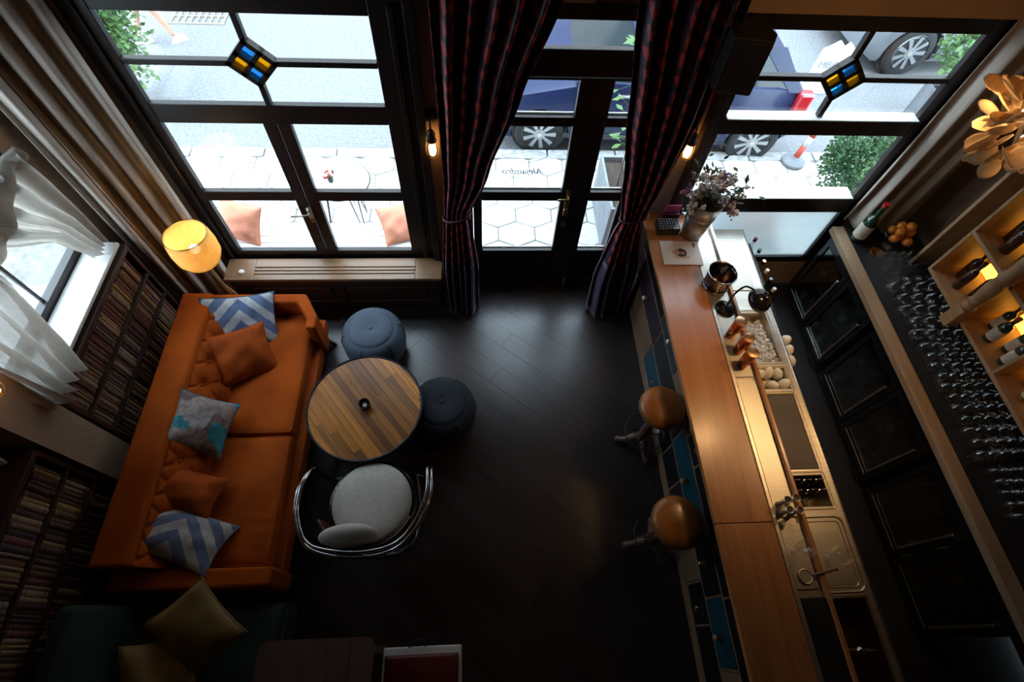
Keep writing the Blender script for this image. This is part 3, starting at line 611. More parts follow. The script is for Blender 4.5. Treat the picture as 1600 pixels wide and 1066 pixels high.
        MB().box(x0 + .03 * L, x0 + .11 * L, yy - (-.05 if s_ == 0 else .15), yy + (.15 if s_ == 0 else -.05), RZ + .64 * k, RZ + .77 * k).build('head_light', pm('lamp_lens', (.7, .72, .75), (.6, .62, .66), 3, rough=.1, coat=1), car, bevel=.03)
        MB().box(x0 + .30 * L, x0 + .345 * L, yy + (-.19 if s_ == 0 else .04), yy + (-.04 if s_ == 0 else .19), RZ + 1.0 * k, RZ + 1.12 * k).build('wing_mirror', paint, car, bevel=.03)
    MB().box(x0 + .40 * L, x0 + .445 * L, y0 - .016, y0 + .03, RZ + .86 * k, RZ + .885 * k).build('door_handle', alloy, car, bevel=.006)
    MB().box(x0 + .66 * L, x0 + .70 * L, y0 - .016, y0 + .03, RZ + .87 * k, RZ + .895 * k).build('door_handle', alloy, car, bevel=.006)
    MB().box(x0 + .235 * L, x0 + .27 * L, y0 - .006, y0 + .03, RZ + .60 * k, RZ + .64 * k).build('badge', alloy, car, bevel=.004)
    for xx in (.275, .58): MB().box(x0 + xx * L, x0 + xx * L + .008, y0 - .002, y0 + .02, RZ + .30 * k, RZ + .95 * k).build('door_gap', black, car)
    MB().box(x0 + .25 * L, x0 + .76 * L, y0 - .008, y0 + .02, RZ + .30, RZ + .37).build('side_skirt', black, car, bevel=.01)
    MB().box(x0 + .995 * L, x0 + 1.004 * L, y0 + W / 2 - .26, y0 + W / 2 + .26, RZ + .55, RZ + .66).build('number_plate', white_paint, car)
    car.rotation_euler.z = rz
    return car
make_car('car', 'dark blue hatchback parked along the kerb, seen through the door and bar window', .08, 5.60, 3.95, carblue, math.radians(-2.5), 1.52, wb=(.1765, .877))
make_car('car', 'silver car with big alloy wheel on the far side, top right beyond the bar window', 5.85, 7.45, 4.4, cargrey, math.radians(3), 1.6, .37)

def blob_shrub(name, label, c, rad, n, mat, size=.05, stems=5, group=None, hgt=None, base=None):
    """leaves scattered through an uneven crown, on thin stems"""
    base = base or (c[0], c[1], GZ); t = thing(name, label, 'shrub', base, group)
    m = MB(); lob = [Vector((random.gauss(0, .45), random.gauss(0, .45), random.gauss(0, .4))) for _ in range(9)]
    for i in range(n):
        while True:
            p = random.choice(lob) * .9 + Vector((random.gauss(0, .33), random.gauss(0, .33), random.gauss(0, .33)))
            if p.length < 1.15: break
        q = Vector((c[0] + p.x * rad[0], c[1] + p.y * rad[1], c[2] + p.z * rad[2]))
        d = (p + Vector((random.gauss(0, .6), random.gauss(0, .6), random.gauss(.2, .6)))).normalized(); s_ = size * random.uniform(.6, 1.3)
        w = d.cross(Vector((random.gauss(0, 1), random.gauss(0, 1), random.gauss(0, 1)))).normalized() * s_ * .36
        nn = d.cross(w).normalized() * s_ * .12
        m.add([q, q + d * s_ * .5 + w + nn, q + d * s_, q + d * s_ * .5 - w + nn], [(0, 1, 2), (0, 2, 3)])
    tag(m.build('foliage', mat, t), kind='stuff')
    for k in range(stems):
        a = 2 * PI * k / stems; e = Vector(c) + Vector((math.cos(a) * rad[0] * .5, math.sin(a) * rad[1] * .5, rad[2] * .4))
        MB().tube(smoothpath([(base[0] + .03 * math.cos(a), base[1] + .03 * math.sin(a), base[2]), ((base[0] + e.x) / 2 + .04, (base[1] + e.y) / 2, (base[2] + e.z) / 2), e], 3), [.014] * 3 + [.010] * 3 + [.005], 6).build('stem', bark, t, smooth=True)
    return t
blob_shrub('shrub', 'dense green conifer bush on the pavement outside the bar window', (4.55, 4.72, .42), (.40, .36, .46), 5200, leaf_m, .05)
blob_shrub('shrub', 'tall bright leafy shrub rising from the grey street planter, far right', (6.75, 6.05, 1.15), (.85, .62, .62), 6500, leaf2_m, .07, base=(6.65, 6.0, .45))
blob_shrub('shrub', 'leafy green shrub at the roadside, top left of the left window', (-4.55, 6.55, .9), (.42, .55, .85), 4600, leaf2_m, .075)
def planter(x, y, w, d, h, label, rz=0):
    t = thing('planter', label, 'planter', (x, y, GZ)); m = MB()
    for b in ((x - w, x + w, y - d, y - d + .03), (x - w, x + w, y + d - .03, y + d), (x - w, x - w + .03, y - d + .03, y + d - .03), (x + w - .03, x + w, y - d + .03, y + d - .03)): m.box(*b, GZ, GZ + h)
    m.build('planter_box', concrete, t, bevel=.006); MB().box(x - w + .03, x + w - .03, y - d + .03, y + d - .03, GZ + .01, GZ + h - .06).build('soil', pm('soil', (.05, .035, .025), (.03, .02, .015), 20, rough=.95, bump=.6), t)
planter(6.65, 6.0, .60, .30, .60, 'long grey street planter under the bright shrub, far right')
planter(1.52, 4.30, .14, .42, .62, 'grey rectangular planter standing outside the entrance door')
t = thing('potted_sapling', 'thin leafy sapling growing from the planter outside the door', 'plant', (1.52, 4.3, GZ + .56))
stem = smoothpath([(1.52, 4.3, GZ + .56), (1.50, 4.28, 1.0), (1.42, 4.22, 1.5), (1.36, 4.15, 1.9), (1.38, 4.1, 2.25)], 4)
MB().tube(stem, .008, 6).build('stem', bark, t, smooth=True)
for i in range(46):
    p = stem[random.randrange(4, len(stem))] + Vector((random.gauss(0, .02),) * 3); d = Vector((random.gauss(-.3, .8), random.gauss(-.2, .8), random.gauss(-.1, .5))).normalized(); s_ = random.uniform(.07, .13)
    w = d.cross(Vector((0, 0, 1))).normalized() * s_ * .3; b = p + d * .10; m = MB().tube([p, b], .002, 4)
    m.add([b, b + d * s_ * .5 + w, b + d * s_, b + d * s_ * .5 - w], [(0, 1, 2, 3)]); m.build('leaf', leaf2_m, t)
# traffic post
t = thing('traffic_post', 'red and white flexible traffic post leaning on its round grey base', 'bollard', (4.17, 5.36, GZ + .016))
MB().lathe([(.15, 0), (.15, .03), (.11, .05), (.07, .065), (.045, .085)], 28, (4.17, 5.36, GZ + .016), True).build('base', concrete, t, smooth=False)
pp = [(4.17, 5.36, GZ + .07), (4.22, 5.39, GZ + .24), (4.255, 5.41, GZ + .36), (4.31, 5.44, GZ + .56)]
for a, b, mt in ((0, 1, red_p), (1, 2, white_paint), (2, 3, red_p)): MB().tube([pp[a], pp[b]], .038, 18).build('sleeve', mt, t, smooth=True)
t = thing('road_sign_board', 'white plastic lettered board standing in the road beyond the blue car', 'sign', (5.2, 7.2, RZ))
MB().prism([(4.95, RZ), (5.45, RZ), (5.42, RZ + .62), (5.33, RZ + .70), (5.27, RZ + .63), (5.17, RZ + .72), (5.05, RZ + .63), (4.98, RZ + .60)], 7.10, 7.20, 'y').build('panel', white_paint, t, bevel=.012)
MB().box(4.92, 5.48, 7.02, 7.28, RZ, RZ + .06).build('foot', white_paint, t, bevel=.01)
lettering('MBR61', (5.2, 7.094, RZ + .36), .15, t, pm('grey_print', (.25, .27, .3)), (PI / 2, 0, 0), ext=.002)
# drain grate
t = thing('drain_grate', 'pale metal drain grate in the road, top left', 'grate', (-4.35, 8.75, RZ))
for i in range(9): MB().box(-4.8 + i * .1, -4.8 + i * .1 + .03, 8.55, 8.95, RZ, RZ + .02).build('grate_bar', steel, t)
for y in (8.53, 8.74, 8.94): MB().box(-4.82, -3.96, y, y + .03, RZ, RZ + .024).build('grate_rail', steel, t)
# outside bench, cushions and bistro table
t = thing('outdoor_bench', 'long white slatted bench under the window outside', 'bench', (-1.5, 3.62, GZ))
for i in range(4): MB().box(-2.75, -.55, 3.44 + i * .088, 3.44 + i * .088 + .082, .38, .41).build('slat', white_paint, t, bevel=.005)
for x in (-2.7, -1.65, -.63): MB().box(x, x + .05, 3.46, 3.78, GZ, .38).build('leg', white_paint, t, bevel=.004)
def bistro(x, y):
    t = thing('bistro_table', 'round white bistro table on thin dark hairpin legs outside the window', 'table', (x, y, GZ))
    MB().lathe([(.27, 0), (.285, .006), (.285, .018), (.27, .024)], 40, (x, y, .60)).build('table_top', white_paint, t)
    MB().ring((x, y, .612), .287, .008, 40).build('rim', black, t, smooth=True)
    for k in range(3):
        a = 2 * PI * k / 3 - .9; c, s_ = math.cos(a), math.sin(a)
        MB().tube([(x + c * .17 - s_ * .05, y + s_ * .17 + c * .05, .60), (x + c * .27, y + s_ * .27, GZ + .008), (x + c * .17 + s_ * .05, y + s_ * .17 - c * .05, .60)], .008, 8).build('hairpin_leg', black, t, smooth=True)
bistro(-1.42, 4.18)
def outdoor_cushion(label, loc, w, h, th, rot, seed):
    o = thing('cushion', label, 'cushion', (0, 0, 0), 'cushions on the outdoor bench'); m, e = softpad(w, h, th, 2.4, 2., .1, .25, wr=.01, seed=seed); m.build('cover', salmon, o, smooth=True)
    MB().tube(e, .004, 6, True).build('piping', salmon, o, smooth=True); o.location = loc; o.rotation_euler = rot
outdoor_cushion('round-shouldered salmon cushion at the left end of the outdoor bench', (-2.34, 3.66, .56), .46, .40, .15, (math.radians(55), 0, math.radians(-20)), 1)
outdoor_cushion('salmon pink cushion at the right end of the outdoor bench', (-.80, 3.66, .54), .38, .38, .13, (math.radians(35), 0, math.radians(20)), 2)
t = thing('outdoor_chair', 'dark low chair blurred behind the frosted pane', 'chair', (2.85, 3.72, GZ))
MB().box(2.55, 3.15, 3.46, 3.96, .34, .40).build('seat', black, t, bevel=.02)
for x, y in ((2.58, 3.50), (3.12, 3.50), (2.58, 3.92), (3.12, 3.92)): MB().tube([(x, y, .34), (x, y, GZ)], .018, 8).build('leg', black, t)
outdoor_cushion('salmon cushion on the chair blurred behind the frosted pane', (2.85, 3.63, .60), .48, .42, .14, (math.radians(60), 0, .1), 5)
t = thing('flower_posy', 'tiny bunch of red flowers on the outdoor bistro table', 'flowers', (-1.52, 4.16, .624))
MB().lathe([(.025, 0), (.03, .03), (.024, .06)], 14, (-1.52, 4.16, .624)).build('pot', black, t)
for i in range(16):
    a = random.uniform(0, 6.28); r = random.uniform(.0, .06); MB().sphere((-1.52 + r * math.cos(a), 4.16 + r * math.sin(a), .70 + random.uniform(-.01, .03)), .014, 8, 5).build('blossom', pm('red_petal', (.55, .03, .04)) if i % 3 else leaf_m, t)
# passer-by: only one bare calf and white trainer show at the top left
def person(x, y):
    J = {'pel': (0, 0, .95), 'ch': (0, .02, 1.30), 'nk': (0, .02, 1.47), 'hd': (0, 0, 1.58), 'tp': (0, 0, 1.70)}
    for s_, n in ((-1, 'l'), (1, 'r')):
        st = .22 * s_
        J['hip' + n] = (.10 * s_, 0, .90); J['kn' + n] = (.11 * s_, st * .4 - .03, .50); J['an' + n] = (.11 * s_, st, .09)
        J['sh' + n] = (.18 * s_, .02, 1.40); J['el' + n] = (.24 * s_, -st * .4, 1.13); J['wr' + n] = (.24 * s_, -st * .8 - .06, .90); J['ha' + n] = (.235 * s_, -st * .9 - .09, .83)
    rad = {'pel': .15, 'ch': .15, 'nk': .06, 'hd': .085, 'tp': .06, 'hip': .09, 'kn': .058, 'an': .036, 'sh': .07, 'el': .045, 'wr': .03, 'ha': .035}
    names = list(J); E_ = [('pel', 'ch'), ('ch', 'nk'), ('nk', 'hd'), ('hd', 'tp')]
    for n in 'lr': E_ += [('pel', 'hip' + n), ('hip' + n, 'kn' + n), ('kn' + n, 'an' + n), ('ch', 'sh' + n), ('sh' + n, 'el' + n), ('el' + n, 'wr' + n), ('wr' + n, 'ha' + n)]
    t = thing('person', 'passer-by with bare legs and white trainers walking on the road, top left', 'person', (x, y, RZ), rz=2.2)
    me = bpy.data.meshes.new('body'); me.from_pydata([J[n] for n in names], [(names.index(a), names.index(b)) for a, b in E_], [])
    o = bpy.data.objects.new('body', me); COL.objects.link(o); o.parent = t; me.materials.append(skin)
    md = o.modifiers.new('skin', 'SKIN'); o.modifiers.new('sub', 'SUBSURF').levels = 1
    for i, n in enumerate(names):
        r = rad.get(n, rad.get(n[:-1])); me.skin_vertices[0].data[i].radius = (r, r)
    me.skin_vertices[0].data[0].use_root = True; md.use_smooth_shade = True
    OFF[t.name] = (0, 0, 0)
    MB().lathe([(.175, .55), (.185, .75), (.175, .92), (.165, 1.0), (.18, 1.2), (.20, 1.38), (.12, 1.46)], 20).build('clothes', pm('blue_cloth', (.10, .14, .22)), t, smooth=True)
    MB().sphere((0, .03, 1.66), .10, 16, 8, .10).build('hair', bark, t, smooth=True)
    for s_ in (-1, 1):
        yy = .22 * s_
        m = MB().grid(lambda u, v: (.11 * s_ + .047 * math.sin(2 * PI * u) * (1 - .25 * v), yy - .055 + (.135 + .02 * v * 0) * math.cos(2 * PI * u) * (1 - .45 * v), .0 + .10 * v), 20, 6)
        m.f.append(tuple(range(20))); m.f.append(tuple(6 * 21 + i for i in range(20)))
        m.build('shoe', white_paint, t, smooth=True)
person(-4.78, 8.0)
# ------------------------------------------------------------------ soft furnishing helpers
def pillow(label, loc, w, h, t, mat, rot, pipe_mat, seed, group='cushions on the orange sofa', cat='cushion'):
    o = thing('cushion', label, cat, (0, 0, 0), group)
    m, edge = softpad(w, h, t, 2.4, 2.0, .10, .25, wr=.012, seed=seed)
    m.build('cover', mat, o, smooth=True)
    if pipe_mat: MB().tube(edge, .005, 6, True).build('piping', pipe_mat, o, smooth=True)
    o.location = loc; o.rotation_euler = rot; return o
def curtain(name, label, levels, pleats, amp, mat, cat='curtain', nu=160, group=None, parts=None, seed=3, solid=.008, parent_loc=None):
    """levels: (z, (ax, ay), (bx, by), amp factor) from the top down; a pleated sheet hung between A and B"""
    rnd = random.Random(seed); t = thing(name, label, cat, parent_loc or (levels[-1][1][0], levels[-1][1][1], levels[-1][0]), group)
    ph = [rnd.uniform(-.5, .5) for _ in range(40)]
    def at(z):
        for (z0, a0, b0, f0), (z1, a1, b1, f1) in zip(levels, levels[1:]):
            if z1 <= z <= z0:
                k = (z0 - z) / (z0 - z1); k = k * k * (3 - 2 * k) * .5 + k * .5
                return [a0[i] + (a1[i] - a0[i]) * k for i in (0, 1)], [b0[i] + (b1[i] - b0[i]) * k for i in (0, 1)], f0 + (f1 - f0) * k
        return levels[-1][1], levels[-1][2], levels[-1][3]
    def fn(zt, zb):
        def g(u, v):
            z = zt + (zb - zt) * v; a, b, f = at(z)
            dx, dy = b[0] - a[0], b[1] - a[1]; l = math.hypot(dx, dy) or 1e-6; nx, ny = -dy / l, dx / l
            s_ = math.sin(2 * PI * pleats * u + ph[int(u * pleats * 2) % 40] * .6 + .25 * math.sin(3 * z)); s_ = math.copysign(abs(s_) ** .7, s_) + .25 * math.sin(2 * PI * pleats * .37 * u + 1 + z)
            k = amp * f * s_
            return (a[0] + dx * u + nx * k, a[1] + dy * u + ny * k, z)
        return g
    zt, zb = levels[0][0], levels[-1][0]
    for pn, pmat, a, b in (parts or [('sheet', mat, zt, zb)]):
        MB().grid(fn(a, b), nu, max(4, int((a - b) * 18)), uv=lambda u, v: (u * 1.4, (a + (b - a) * v) * .9)).build(pn, pmat, t, smooth=True, solid=solid)
    return t

# ------------------------------------------------------------------ orange sofa
s = thing('sofa', 'long orange velvet sofa with tufted back along the bookcase', 'sofa', (-2.0, 1.58, 0))
MB().box(-2.50, -1.46, .44, 2.70, .12, .27).build('base', velvet_dk, s, bevel=.02)
MB().prism([(-2.47, 2.765), (-1.56, 2.765), (-1.43, 2.53), (-1.43, 2.40), (-1.515, 2.40), (-1.515, 2.50), (-1.62, 2.665), (-2.47, 2.665)], .14, .60).build('armrest', velvet, s, bevel=.022, seg=3)
MB().box(-2.47, -1.43, .39, .515, .14, .58).build('armrest', velvet, s, bevel=.022, seg=3)
MB().prism([(-2.52, .14), (-2.52, .76), (-2.28, .76), (-2.24, .70), (-2.12, .30), (-2.12, .14)], .515, 2.665, 'y').build('back_frame', velvet, s, bevel=.025, seg=3)
def tuft(u, v):
    y = .52 + 2.14 * u; x = -2.255 + .175 * v; z = .725 - .33 * v; d = 0
    rows = ((.28, 0), (.72, .5))
    bul = .045 * math.sin(PI * min(1, max(0, v * .96 + .02))) ** .5
    for rv, so in rows:
        for k in range(-1, 12):
            yb = .52 + (k + .5 + so) * .205; q = ((y - yb) / .05) ** 2 + ((v - rv) / .13) ** 2
            d = max(d, math.exp(-q))
            for s2 in (-1, 1):                       # folds run from button to button
                yy = yb + s2 * .1025 * abs(v - rv) / .44
                if abs(v - rv) < .44: d = max(d, .45 * math.exp(-((y - yy) / .014) ** 2))
    q = bul - .042 * d
    return (x + q * .88, y, z + q * .47)
MB().grid(tuft, 200, 40).build('tufted_back', velvet, s, smooth=True)
for rv, so in ((.28, 0), (.72, .5)):
    for k in range(0, 11):
        u = (k + .5 + so) * .205 / 2.14
        if u < 1: MB().sphere(tuft(u, rv), .014, 10, 6).build('button', velvet_dk, s, smooth=True)
for y0, y1, rp, sd in ((1.512, 2.655, None, 3), (.525, 1.502, lambda u, v: -.007 * max(0, math.sin(34 * v + 3 * math.sin(2 * u))) * math.exp(-((v + .35) / .45) ** 2) * (.4 + .6 * max(0, u)), 5)):
    m, e = softpad(.60, y1 - y0, .17, 16, 4.5, 0, .10, 30, 60, ripple=rp, wr=.003, seed=sd)
    cx, cy, cz = -1.815, (y0 + y1) / 2, .345
    m.v = [(x + cx, y + cy, z + cz) for x, y, z in m.v]; c = m.build('seat_cushion', velvet, s, smooth=True)
    MB().tube([(-2.08, y0 + .02, .415), (-1.545, y0 + .015, .418), (-1.53, y0 + .04, .416), (-1.53, y1 - .04, .416), (-1.545, y1 - .015, .418), (-2.08, y1 - .02, .415)], .006, 6).build('piping', velvet, c, smooth=True)
for x, y in ((-1.47, 2.55), (-1.47, .50), (-2.46, 2.65), (-2.46, .5)): MB().tube([(x, y, .14), (x + (.05 if x > -2 else -.02), y + (.03 if y > 1 else -.02), 0)], [.022, .012], 10).build('leg', turned, s, smooth=True)
R_ = math.radians
pillow('blue and grey chevron cushion standing in the far corner of the orange sofa', (-2.06, 2.47, .57), .58, .50, .15, chev_a, (R_(38), R_(14), R_(18)), pm('navy_cord', (.03, .045, .09)), 1)
pillow('rust orange velvet cushion leaning on the chevron cushion at the sofa far end', (-1.99, 2.17, .56), .46, .44, .15, velvet_dk, (R_(34), R_(10), R_(28)), velvet_dk, 2)
pillow('turquoise and taupe patchwork cushion in the middle of the orange sofa', (-2.13, 1.53, .63), .42, .44, .15, patch_m, (R_(4), R_(34), R_(-6)), pm('teal_cord', (.05, .16, .20)), 3)
pillow('plain rust orange cushion slumped between the patchwork and the striped cushion', (-2.15, 1.04, .58), .50, .32, .17, velvet_dk, (R_(-12), R_(14), R_(-14)), velvet_dk, 4)
pillow('blue and white zigzag striped cushion at the near end of the orange sofa', (-2.10, .74, .58), .64, .38, .16, chev_b, (R_(-22), R_(12), R_(-20)), pm('slate_cord', (.16, .18, .28)), 6)

# dark green sofa in the near corner
s = thing('sofa', 'dark green velvet sofa in the dim near corner', 'sofa', (-2.0, -.4, 0))
MB().box(-2.58, -1.36, -1.1, .31, .10, .26).build('base', greenvel, s, bevel=.03, seg=3)
MB().prism([(-2.62, .12), (-2.62, .74), (-2.50, .78), (-2.36, .70), (-2.22, .26), (-2.22, .12)], -1.1, .31, 'y').build('backrest', greenvel, s, bevel=.04, seg=4)
m, e = softpad(.92, 1.36, .18, 14, 4, 0, .08); m.v = [(x - 1.83, y - .38, z + .34) for x, y, z in m.v]; m.build('seat_cushion', greenvel, s, smooth=True)
for x, y in ((-1.42, .25), (-2.5, .25), (-1.42, -1.0), (-2.5, -1.0)): MB().tube([(x, y, .1), (x, y, 0)], [.02, .014], 10).build('leg', black, s, smooth=True)
pillow('upright ochre satin cushion on the dark green sofa', (-1.82, .16, .62), .46, .46, .15, ochre, (R_(24), R_(-18), R_(34)), ochre, 8, 'cushions on the green sofa')
pillow('second ochre satin cushion half hidden behind the upright one on the green sofa', (-2.02, -.10, .52), .44, .44, .14, ochre, (R_(12), R_(10), R_(10)), ochre, 9, 'cushions on the green sofa')
# dark table and red stool at the lower edge
t = thing('dining_table', 'dark brown wooden table with rounded corners, bottom edge of view', 'table', (-1.02, -.32, 0))
def rrect(x0, x1, y0, y1, r, n=5):
    P = []
    for cx, cy, a0 in ((x1 - r, y1 - r, 0), (x0 + r, y1 - r, 90), (x0 + r, y0 + r, 180), (x1 - r, y0 + r, 270)):
        P += [(cx + r * math.cos(R_(a0 + 90 * k / n)), cy + r * math.sin(R_(a0 + 90 * k / n))) for k in range(n + 1)]
    return P
tt = wood('dark_table_wood', (.15, .08, .062), (.085, .045, .036), 'y', rough=.5, vary=.15, scale=5)
for i in range(5):
    pl = rrect(-1.365, -.675, -.70, .07, .06); xa = -1.365 + i * .138
    pl = clip(pl, -1, 0, -xa); pl = clip(pl, 1, 0, xa + .1365); MB().prism(pl, .70, .735).build('top_board', tt, t)
for x, y in ((-1.30, .0), (-.74, .0), (-1.30, -.63), (-.74, -.63)): MB().box(x - .025, x + .025, y - .025, y + .025, 0, .70).build('leg', tt, t, bevel=.004)
MB().box(-1.30, -.74, -.64, .01, .62, .70).build('apron', tt, t)
t = thing('square_stool', 'low red leather seat with a white frame beside the dark table', 'stool', (-.41, -.25, 0))
MB().box(-.665, -.155, -.50, .005, .40, .46).build('frame', white_paint, t, bevel=.012)
m, e = softpad(.47, .44, .07, 14, 4, 0, .1); m.v = [(x - .41, y - .26, z + .475) for x, y, z in m.v]; m.build('seat_pad', redleather, t, smooth=True)
for x, y in ((-.64, -.02), (-.18, -.02), (-.64, -.475), (-.18, -.475)): MB().tube([(x, y, .40), (x, y, 0)], [.018, .012], 10).build('leg', white_paint, t, smooth=True)
MB().tube(smoothpath([(-.50, .0, .455), (-.47, .035, .475), (-.41, .04, .48), (-.39, .0, .455)], 4), .005, 6).build('carry_loop', black, t, smooth=True)

# ------------------------------------------------------------------ poufs
def pouf(label, x, y, mat, dark, rz):
    t = thing('pouf', label, 'pouf', (x, y, 0)); H_, R = .43, .285
    prof = [(.12, .005)] + [(R * max(.02, math.cos(a)) ** .42, H_ / 2 + H_ / 2 * math.copysign(abs(math.sin(a)) ** .62, math.sin(a))) for a in [PI / 2 * (k / 12 * 2 - 1) * .93 for k in range(13)]]
    def rz_(zz):
        for (r0, z0), (r1, z1) in zip(prof, prof[1:]):
            if z0 <= zz <= z1: return r0 + (r1 - r0) * (zz - z0) / (z1 - z0 + 1e-9)
        return prof[-1][0]
    MB().lathe(prof, 48, (x, y, 0)).build('body', mat, t, smooth=True)
    MB().lathe([(.208, .395), (.205, .412), (.17, .428), (.10, .436), (.035, .428), (.001, .415)], 48, (x, y, .004), False).build('top_panel', mat, t, smooth=True)
    MB().ring((x, y, .405), .212, .0055, 48).build('top_piping', dark, t, smooth=True)
    b = MB().sphere((x, y, .426), .026, 20, 8, .012).build('button', mat, t, smooth=True)
    for k in range(6):
        a = rz + 2 * PI * k / 6; P = []
        for q in range(12):
            zz = .40 - .36 * q / 11; r = rz_(zz) + .001; P.append((x + r * math.cos(a), y + r * math.sin(a), zz))
        MB().tube(P, .006, 6).build('seam_piping', dark, t, smooth=True)
pouf('slate blue round pouf below the radiator bench', -1.00, 2.50, pouf_a, pm('slate_cord2', (.03, .045, .07)), .25)
pouf('navy blue round pouf right of the plank-topped table', -.34, 1.76, pouf_b, pm('navy_cord2', (.03, .04, .06)), .1)

# ------------------------------------------------------------------ round plank table
t = thing('coffee_table', 'round low table of reclaimed planks with a black steel rim', 'table', (-.95, 1.70, 0)); TX, TY, TR = -.95, 1.70, .448
MB().lathe([(TR + .012, .468), (TR + .016, .470), (TR + .016, .510), (TR + .011, .514), (TR, .512), (TR, .468)], 72, (TX, TY, 0), False).build('steel_rim', pm('blackened_steel', (.03, .035, .045), (.02, .022, .03), 6, rough=.35, metal=.6), t, smooth=False)
MB().lathe([(.02, .468), (TR, .468), (TR, .478), (.02, .478)], 64, (TX, TY, 0)).build('underside', black, t)
a0 = R_(-52); ca, sa = math.cos(a0), math.sin(a0); circ = [(TR * math.cos(2 * PI * k / 72), TR * math.sin(2 * PI * k / 72)) for k in range(72)]
v = -TR; rnd = random.Random(12)
while v < TR - .005:
    w = rnd.uniform(.045, .075); v1 = min(v + w, TR)
    pl = clip(clip(circ, 0, -1, -v), 0, 1, v1 - .0018)
    cuts = sorted([rnd.uniform(-.35, .35)] if rnd.random() < .65 else [])
    for e0, e1 in zip([-9] + cuts, cuts + [9]):
        q = clip(clip(pl, -1, 0, -e0), 1, 0, e1 - .0015)
        if len(q) < 3: continue
        o = MB().prism(q, .478, .507 + rnd.uniform(-.0015, .001)).build('plank', tabletop_m, t); o.location = Vector((TX, TY, 0)) - Vector(OFF[t.name]); o.data.transform(Matrix.Translation(Vector(OFF[t.name]))); o.rotation_euler.z = a0
        o.location = (0, 0, 0)
    v = v1
for k in range(3):
    a = R_(100 + 120 * k); c, s_ = math.cos(a), math.sin(a)
    MB().tube([(TX + c * .30 - s_ * .07, TY + s_ * .30 + c * .07, .468), (TX + c * .41, TY + s_ * .41, .008), (TX + c * .30 + s_ * .07, TY + s_ * .30 - c * .07, .468)], .007, 8).build('hairpin_leg', black, t, smooth=True)
t = thing('tealight_holder', 'small dark crackled tealight cup on the round plank table', 'candle holder', (-.945, 1.70, .508))
MB().lathe([(.034, 0), (.045, .01), (.047, .06), (.043, .062), (.041, .02), (.001, .015)], 24, (-.945, 1.70, .508), False).build('cup', pm('bronze_glaze', (.035, .028, .014), (.07, .06, .035), 30, rough=.35, metal=.6), t, smooth=True)
MB().lathe([(.019, .016), (.019, .03), (.001, .03)], 18, (-.945, 1.70, .508), False).build('candle', cream, t)

# ------------------------------------------------------------------ chrome tub chair
cx, cy = -.84, .93
t = thing('tub_chair', 'chrome tube armchair with a round cream seat cushion', 'chair', (cx, cy, 0))
def loop(off, zo):
    P = [(-.30, .33, .03), (-.40 - off, .30, .10), (-.43 - off, .27, .48), (-.44 - off, .20, .60), (-.47 - off, .05, .645), (-.44 - off, -.14, .66), (-.34 - off * .6, -.30 - off * .5, .69), (-.15, -.36 - off, .72), (.05, -.37 - off, .72), (.24 + off * .4, -.32 - off * .8, .70), (.36 + off, -.18, .67), (.43 + off, .02, .645), (.425 + off, .20, .60), (.415 + off, .27, .48), (.38 + off, .30, .10), (.28, .33, .03)]
    return [(cx + x, cy + y, z + zo) for x, y, z in P]
for off, zo in ((0, 0), (.028, -.035)): MB().tube(smoothpath(loop(off, zo), 6), .0115, 10).build('chrome_tube', chrome, t, smooth=True)
MB().tube(smoothpath([(cx - .30, cy + .33, .02), (cx - .33, cy + .1, .012), (cx - .30, cy - .2, .012), (cx, cy - .30, .012), (cx + .28, cy - .2, .012), (cx + .31, cy + .1, .012), (cx + .28, cy + .33, .02)], 6), .0115, 8).build('floor_runner', chrome, t, smooth=True)
MB().lathe([(.02, .34), (.25, .345), (.315, .37), (.325, .405), (.31, .41), (.02, .405)], 40, (cx + .01, cy + .02, 0)).build('seat_shell', blackgl, t, smooth=False)
MB().lathe([(.02, .405), (.27, .41), (.292, .43), (.292, .455), (.265, .478), (.15, .492), (.001, .496)], 48, (cx + .01, cy + .02, 0), False).build('seat_cushion', cream, t, smooth=True)
def shell(u, v):
    a = R_(205 + 130 * u); r = .335 + .02 * v; return (cx + r * math.cos(a), cy + .02 + r * math.sin(a), .42 + .19 * v)
MB().grid(shell, 30, 8).build('back_shell', pm('oxblood_leather', (.075, .012, .012), (.05, .01, .01), 5, rough=.35), t, smooth=True, solid=.02)
m = MB().sphere((0, 0, 0), 1, 32, 16); mt = Matrix.Translation((cx - .09, cy - .25, .635)) @ Matrix.Rotation(R_(3), 4, 'Z') @ Matrix.Rotation(R_(62), 4, 'X') @ Matrix.Diagonal((.205, .10, .062, 1)); m.v = [tuple(mt @ Vector(q)) for q in m.v]; m.build('back_cushion', cream, t, smooth=True)
for x in (-.2, .2): MB().tube([(cx + x, cy + .05, .35), (cx + x * 1.6, cy + .05, .012)], .010, 8).build('strut', chrome, t, smooth=True)

